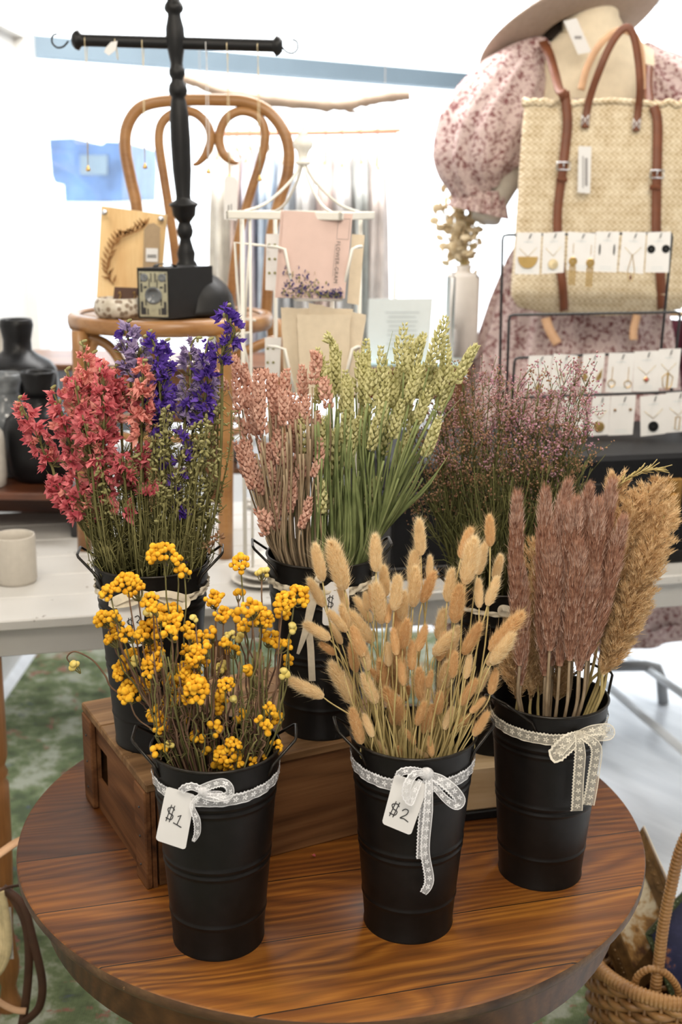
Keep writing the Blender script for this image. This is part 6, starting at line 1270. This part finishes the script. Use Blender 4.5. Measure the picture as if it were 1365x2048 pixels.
WG = [(635,696,635,811),(608,823,610,909),(610,896,596,999),(664,680,672,790),(640,952,647,1035),(674,957,652,1035),(676,860,667,955),(654,833,645,933),(680,702,675,794),(694,754,695,849),(710,705,712,790),(735,677,737,794),(722,770,718,860),(761,692,752,819),(789,722,779,814),(811,645,808,745),(824,670,795,789),(850,667,819,782),(892,632,859,735),(869,700,836,800),(893,672,877,794),(956,692,911,770),(914,732,874,824),(869,727,844,820),(854,799,814,889),(819,774,789,864),(767,817,740,904),(787,832,765,914),(720,832,695,939),(677,852,665,956),(650,832,645,931),(740,809,725,896),(814,869,792,939),(879,832,847,916),(760,956,740,1023),(640,961,645,1031),(840,729,818,810),(802,740,780,830),(655,720,662,800),(700,800,690,890),(745,740,740,830),(775,760,762,850),(835,770,812,860),(690,740,684,830),(725,720,724,810),(805,800,785,880),(860,770,835,850)]
wx, wy, wz_ = BK['b5']
SPW = {4: 'blush wheat ear curving furthest left behind the purple larkspur', 30: 'lowest blush wheat ear at the left rim'}
SPG = {3: 'green wheat ear with hooked tip in front of the cream envelopes', 18: 'tallest green wheat ear leaning right', 21: 'green wheat ear reaching furthest right', 34: 'small low green wheat ear among the bare stems'}
for lst, mat, smat, nm, grp, SPX, lb in ((WP, 'wheatpink', 'stempink', 'blush_wheat', 'blush wheat on the crate', SPW, 'dyed blush pink wheat ear in the bucket on the crate'), (WG, 'wheatgreen', 'stemgreen', 'green_wheat', 'green wheat on the crate', SPG, 'natural green wheat ear in the bucket on the crate')):
    for i, (tx, ty, hx, hy_) in enumerate(lst):
        low = np.clip((hy_-780)/300, 0, 1); Y = wy+rng.uniform(-.04, .04)+.035-.075*low; tip = W(tx, ty, Y+.01); base = W(hx, hy_, Y); t = thing(nm, tuple(base), SPX.get(i, lb), 'dried wheat', grp)
        mb = ear(tip, base, .0062 if mat == 'wheatpink' else .0072, mat)
        if lst is WG and i == 3: mb2 = ear(W(651, 677, Y), W(664, 684, Y), .006, mat); mb.add(np.concatenate(mb2.v), mb2.f)
        obj('ear', mb, M[mat], t, False)
        dn = nrm(base-tip); P = stem_path(base, dn+np.array([0, 0, -.3]), 'b5', 8, rim=.84, spread=1.6, depth=.1)
        # stems of the green wheat gather to the right half, blush to the left half
        tube_obj(P, np.linspace(.0013, .0019, len(P)), M[smat], t, n=5)
for i in range(160):
    g = i >= 60; px = (rng.uniform(640, 900) if g else rng.uniform(500, 640)) if i % 5 < 3 else (rng.uniform(625, 730) if g else rng.uniform(560, 650)); y0 = rng.uniform(800, 960); Y = wy+rng.uniform(-.06, .05); p = W(px, y0, Y)
    t = thing('wheat_blade', tuple(p), ('long green wheat leaf blade in the bucket on the crate' if g else 'long blush-grey wheat stalk in the bucket on the crate'), 'dried leaf', 'green wheat blades on the crate' if g else 'blush wheat stalks on the crate')
    P = stem_path(p, np.array([(640-px)/500, 0, -1]), 'b5', 9, spread=1.6, rim=.84); 
    if g and i % 2: mb = MB(); mb.ribbon(P, np.interp(np.arange(len(P)), [0, 4, len(P)], [.0006, .0055, .004]), (rng.normal()*.5, -1, .2), .0006); obj('blade', mb, M['stemgreen'], t)
    else: tube_obj(P, .0017, M['stemgreen' if g else 'stempink'], t)
for tip, lb in (((786, 662), 'single thin green blade rising upright out of the wheat'), ((924, 795), 'dry straw blade pointing right over the caspia')):
    p = W(*tip, wy); t = thing('wheat_blade', tuple(p), lb, 'dried leaf', 'green wheat blades on the crate'); P = stem_path(p, np.array([-.25, 0, -1]) if tip[0] < 900 else np.array([-.9, 0, -1]), 'b5', 10, spread=1.6); mb = MB(); mb.ribbon(P, np.interp(np.arange(len(P)), [0, 5, len(P)], [.0004, .0045, .004]), (0, -1, .2), .0006); obj('blade', mb, M['stemgreen'], t)
# --- caspia
qx, qy, qz_ = BK['b6']
def caspia(px, py, Y, i, label):
    p = W(px, py, Y); t = thing('caspia_sprig', tuple(p), label, 'dried flower', 'caspia in the back right bucket'); lean = np.array([(px-1005)/500., 0, -0.0])
    P = stem_path(p, np.array([-(px-1005)/420., 0, -1]), 'b6', 12, spread=1.2); P[1:-3] += rng.normal(size=(len(P)-4, 3))*.002; mb = MB(); mb.tube(P, np.linspace(.0006, .0014, len(P)), 4); f1, f2 = MB(), MB()
    oc = np.array([(1, 0, 0), (-1, 0, 0), (0, 1, 0), (0, -1, 0), (0, 0, 1.3), (0, 0, -1.3)], float); of = [(0, 2, 4), (2, 1, 4), (1, 3, 4), (3, 0, 4), (2, 0, 5), (1, 2, 5), (3, 1, 5), (0, 3, 5)]
    nb_ = 15
    for b in range(nb_):
        u = rng.uniform(0, 1)**1.2*7.5; i0 = int(u); fr = u-i0; q = P[i0]*(1-fr)+P[i0+1]*fr; up = nrm(P[max(0, i0-1)]-P[i0+2]); d = nrm(up+rng.normal(size=3)*.42); l = rng.uniform(.025, .055); e = q+d*l; mb.tube([q, q+d*l*.5+rng.normal(size=3)*.002, e], .0005, 3)
        if i0 < 5:
            tgt = f1 if rng.random() < .7 else f2
            for _ in range(rng.integers(8, 15) if py < 860 else rng.integers(4, 9)): c = q+(e-q)*rng.uniform(.35, 1.08)+rng.normal(size=3)*.0045; tgt.add(oc*rng.uniform(.0011, .0022)@np.linalg.qr(rng.normal(size=(3, 3)))[0]+c, of)
    obj('stem', mb, M['darkstem'], t)
    if f1.n: obj('blossoms', f1, M['caspia'] if (i % 4 and py < 870) else M['caspiatan'], t, False)
    if f2.n: obj('pale_blossoms', f2, M['caspiatan'] if (px < 960 or py > 870) else M['lilacpink'], t, False)
M['lilacpink'] = petal('lilac_pink_caspia', (.40, .16, .26), (.70, .46, .50), 150, .25)
ci = 0
for px, py in [(930,748),(1162,745)]+[(x, y) for x in range(868, 1190, 22) for y in (772, 806, 846)]+[(x, y) for x in range(840, 1180, 26) for y in (886, 925)]+[(822,960),(826,1008),(850,965),(835,905)]+[(x, 970) for x in range(880, 1180, 34)]:
    px += rng.normal()*8; py += rng.normal()*10
    if py < 800 and px < 900: py += 30
    lb = 'mauve caspia sprig in the bucket behind the pampas'
    if ci == 1: lb = 'magenta-tipped caspia sprig standing highest before the jewellery cards'
    caspia(px, py, qy+rng.uniform(-.05, .09), ci, lb); ci += 1
t = thing('caspia_undergrowth', (qx, qy, qz_+BH), 'dense dark green caspia stems low in the bucket', 'foliage'); mb = MB()
for i in range(260):
    a = rng.uniform(0, 2*PI); r = math.sqrt(rng.random())*.07; b = np.array([qx+r*math.cos(a), qy+r*math.sin(a), qz_+BH-.03]); e = b+np.array([math.cos(a)*r*.9, math.sin(a)*r*.6, rng.uniform(.08, .24)]); m = (b+e)/2+np.array([0, 0, .02])+rng.normal(size=3)*.004; mb.tube([b, m, e], .0008, 3)
    for _ in range(4): q = m+(e-m)*rng.random(); d = nrm(e-b)+rng.normal(size=3)*.4; mb.tube([q, q+d*.03], .0005, 3)
o = obj('stems', mb, M['darkstem'], t); o['kind'] = 'stuff'
# --- pampas and reed plumes
gx, gy, gz_ = BK['b3']
def plume(pix, wid, Y, mat, label, group, nm, fluffy, nh, mats='strawstem'):
    P = smoothpts([W(x, y, Y+dy) for x, y, dy in pix], 8); k = 1.75/FPX; L = np.concatenate([[0], np.cumsum(np.linalg.norm(np.diff(P, axis=0), axis=1))]); t = thing(nm, tuple(P[-1]), label, 'dried grass', group)
    SP = stem_path(P[-1], P[-1]-P[-2]+np.array([0, 0, -.02]), 'b3', 6, spread=1.2, depth=.16); full = np.concatenate([P[:-1], SP]); tube_obj(full, np.linspace(.001, .0026, len(full)), M[mats], t)
    n = nh; u = rng.random(n); l = u*L[-1]; C = np.stack([np.interp(l, L, P[:, j]) for j in range(3)], 1); T = -np.stack([np.interp(l, L[:-1]+np.diff(L)/2, np.diff(P[:, j])/np.diff(L)) for j in range(3)], 1)
    prof = np.interp(u, [0, .06, .25, .75, 1], [.15, .5, 1, 1, .35])*wid*k/2; R = rng.normal(size=(n, 3)); R -= T*(R*T).sum(1)[:, None]; R /= np.linalg.norm(R, axis=1)[:, None]+1e-9
    q = rng.random(n)**.6
    if fluffy:
        AA = []; nbr = nh//46
        for _ in range(nbr):
            u0 = rng.random()**.85; l0 = u0*L[-1]; c0 = np.array([np.interp(l0, L, P[:, j]) for j in range(3)]); ii = min(len(P)-2, int(u0*(len(P)-1))); t0 = nrm(P[ii]-P[ii+1]); r0 = nrm(np.cross(t0, rng.normal(size=3)))
            wl = np.interp(u0, [0, .1, .3, .8, 1], [.35, .7, 1, 1, .6])*wid*k*.62; ln = wl*rng.uniform(1.3, 2.1)+.006; m = 60; s_ = rng.random(m)
            B = c0+t0*(s_*ln*.9)[:, None]+r0*(wl*s_**.8)[:, None]+t0*0+rng.normal(size=(m, 3))*.0014; B[:, 2] -= (s_**2)*ln*.25
            D = nrm(t0*.8+r0*.5)+rng.normal(size=(m, 3))*.28; D /= np.linalg.norm(D, axis=1)[:, None]; AA.append(hairs(B, D, .006+.005*rng.random(m), .0012))
        A = np.concatenate(AA)
    else:
        B = C+R*(prof*q*.80)[:, None]; D = T*1.0+R*.18+rng.normal(size=(n, 3))*.10; D /= np.linalg.norm(D, axis=1)[:, None]; A = hairs(B, D, .012+.012*rng.random(n), .0012)
    mb = MB(); mb.tris(A); mb.tube(P, np.interp(np.linspace(0, 1, len(P)), [0, .1, .5, 1], [.001, .25, .5, .3])*wid*k*(.22 if fluffy else .55), 8); obj('plume', mb, M[mat], t, False)
    if not fluffy:
        h = rng.random(n) < np.where(u < .16, .9, .14); A = hairs(B[h]+R[h]*(prof[h]*.25)[:, None], D[h]+rng.normal(size=(h.sum(), 3))*.15, .014, .0010); mb = MB(); mb.tris(A); obj('pale_tips', mb, M['pampastip'], t, False)
GB = 'mauve reed plumes in the front right bucket'; GT = 'tan pampas plumes in the front right bucket'
brown = [([(1035,1000,0),(1034,1060,0),(1033,1130,0),(1036,1210,0),(1040,1330,0)], 29, -.03, 'lone mauve-brown plume standing apart at the left'), ([(1092,990,0),(1090,1080,0),(1088,1180,0),(1091,1350,0)], 36, -.03, 'mauve-brown plume with bent fluffy tip, left of the dense group'), ([(1135,975,0),(1122,1040,0),(1112,1160,0),(1108,1300,0)], 36, .02, None), ([(1128,1020,0),(1118,1100,0),(1108,1200,0),(1102,1330,0)], 40, -.01, None), ([(1152,1011,0),(1144,1100,0),(1130,1220,0),(1120,1330,0)], 42, -.04, None), ([(1178,985,0),(1168,1080,0),(1155,1180,0),(1146,1300,0)], 38, .0, None), ([(1198,1014,0),(1188,1110,0),(1174,1220,0),(1160,1340,0)], 38, -.04, None), ([(1224,974,0),(1212,1050,0),(1196,1150,0),(1180,1270,0)], 34, .0, 'tallest mauve plume next to the tan pampas'), ([(1246,1048,0),(1228,1130,0),(1202,1230,0),(1174,1320,0)], 28, -.05, 'thin mauve plume sweeping right across the tan pampas'), ([(1106,1100,0),(1104,1200,0),(1100,1300,0)], 38, -.05, None), ([(1160,1100,0),(1150,1200,0),(1140,1320,0)], 36, -.06, None), ([(1190,1150,0),(1172,1240,0),(1158,1340,0)], 30, -.06, None), ([(1044,1150,0),(1046,1250,0),(1042,1370,0)], 26, -.02, None)]
for pp, w_, dy, lb in brown: plume(pp, w_, gy+dy, 'pampas', lb or 'mauve-brown reed plume in the dense group in the front right bucket', GB, 'reed_plume', False, 3800, 'stempink')
tan = [([(1323,973,0),(1306,1060,0),(1270,1170,0),(1220,1320,0)], 62, .05, 'tan pampas plume reaching highest at the far right'), ([(1302,978,0),(1282,1060,0),(1250,1170,0),(1212,1300,0)], 68, .02, None), ([(1330,1030,0),(1300,1110,0),(1262,1210,0),(1222,1310,0)], 56, .0, None), ([(1308,1080,0),(1284,1150,0),(1250,1240,0),(1216,1330,0)], 52, -.02, None), ([(1236,962,0),(1230,1030,0),(1216,1130,0),(1196,1280,0)], 52, .04, None), ([(1266,1010,0),(1254,1090,0),(1228,1200,0),(1200,1330,0)], 66, .01, None), ([(1290,1130,0),(1262,1210,0),(1236,1280,0),(1206,1350,0)], 46, -.03, 'lowest tan pampas plume on the right edge'), ([(1069,1096,0),(1064,1180,0),(1060,1280,0),(1062,1400,0)], 50, .03, 'tan pampas plume behind, between the lone mauve plume and the group'), ([(1085,1150,0),(1080,1250,0),(1078,1390,0)], 48, .04, None), ([(1130,1250,0),(1122,1320,0),(1115,1400,0)], 40, .03, None), ([(1032,1270,0),(1030,1330,0),(1036,1400,0)], 40, .0, None)]
for pp, w_, dy, lb in tan: plume(pp, w_*.98, gy+dy, 'pampastan', lb or 'tan fluffy pampas plume in the front right bucket', GT, 'pampas_plume', True, 6800, 'strawstem')
p0 = [W(x, y, gy+.03) for x, y in ((1212, 1015), (1225, 985), (1250, 962), (1285, 943), (1316, 938))]
t = thing('grass_panicle', tuple(p0[0]), 'thin golden grass seed head arching right above the plumes', 'dried grass'); mb = MB(); P = smoothpts(p0, 6); mb.tube(P, .0008, 4)
for q in range(90):
    i = rng.integers(2, len(P)); d = nrm(P[min(len(P)-1, i)]-P[i-2])+rng.normal(size=3)*.3; mb.tube([P[i], P[i]+d*.014], .0008, 3)
SP = stem_path(P[0], P[0]-P[1], 'b3', 8); mb.tube(SP, .001, 4); obj('panicle', mb, M['strawstem'], t)
# one fallen petal on the tabletop and small specks
p = Z(628, 1715, .7505); mb = MB(); floret(rng, mb, p+[0, 0, .002], (0, 0, 1), .004); tag(obj('fallen_petal', mb, M['pink'], None, False, base=p), 'tiny pink petal fallen on the tabletop near the crate', 'petal')

# ------------------------------------------------------------------ labels that single out each stem of a bunch
ORD = ['first', 'second', 'third', 'fourth', 'fifth', 'sixth', 'seventh', 'eighth', 'ninth', 'tenth', 'eleventh', 'twelfth', 'thirteenth', 'fourteenth', 'fifteenth', 'sixteenth']
def pixel(p):
    v = np.array(p)-CP; z = v@CF; return 682.5+FPX*(v@CR)/z, 1024+FPX*(v@CD)/z
BASE = {'bunny tail grass in the front middle bucket': 'tan bunny tail head', 'yellow everlastings in the front left bucket': 'yellow everlasting cluster', 'bare stems among the yellow everlastings': 'bare brown stem',
        'pink larkspur on the crate': 'pink larkspur spike', 'purple larkspur on the crate': 'purple larkspur spike', 'olive bud stems on the crate': 'olive budded stem', 'blush wheat on the crate': 'blush wheat ear', 'green wheat on the crate': 'green wheat ear',
        'green wheat blades on the crate': 'green wheat leaf blade', 'blush wheat stalks on the crate': 'blush grey wheat stalk', 'caspia in the back right bucket': 'mauve caspia sprig', 'mauve reed plumes in the front right bucket': 'mauve brown reed plume', 'tan pampas plumes in the front right bucket': 'tan pampas plume'}
groups = {}
for o in COL.objects:
    if o.parent is None and 'group' in o.keys() and o['group'] in BASE: groups.setdefault((o['group'], o['label']), []).append(o)
for (g, lb), L in groups.items():
    if len(L) < 2: continue
    P = sorted([(pixel(o.location), o.name, o) for o in L], key=lambda q: q[0][1]); nbands = max(1, round(math.sqrt(len(P)/1.6))); per = math.ceil(len(P)/nbands)
    for b in range(nbands):
        row = sorted(P[b*per:(b+1)*per], key=lambda q: q[0][0])
        for i, (_, _, o) in enumerate(row):
            o['label'] = BASE[g]+', '+ORD[i]+' from left'+(' in the '+ORD[b]+' tier down' if nbands > 1 else ' of its bunch')
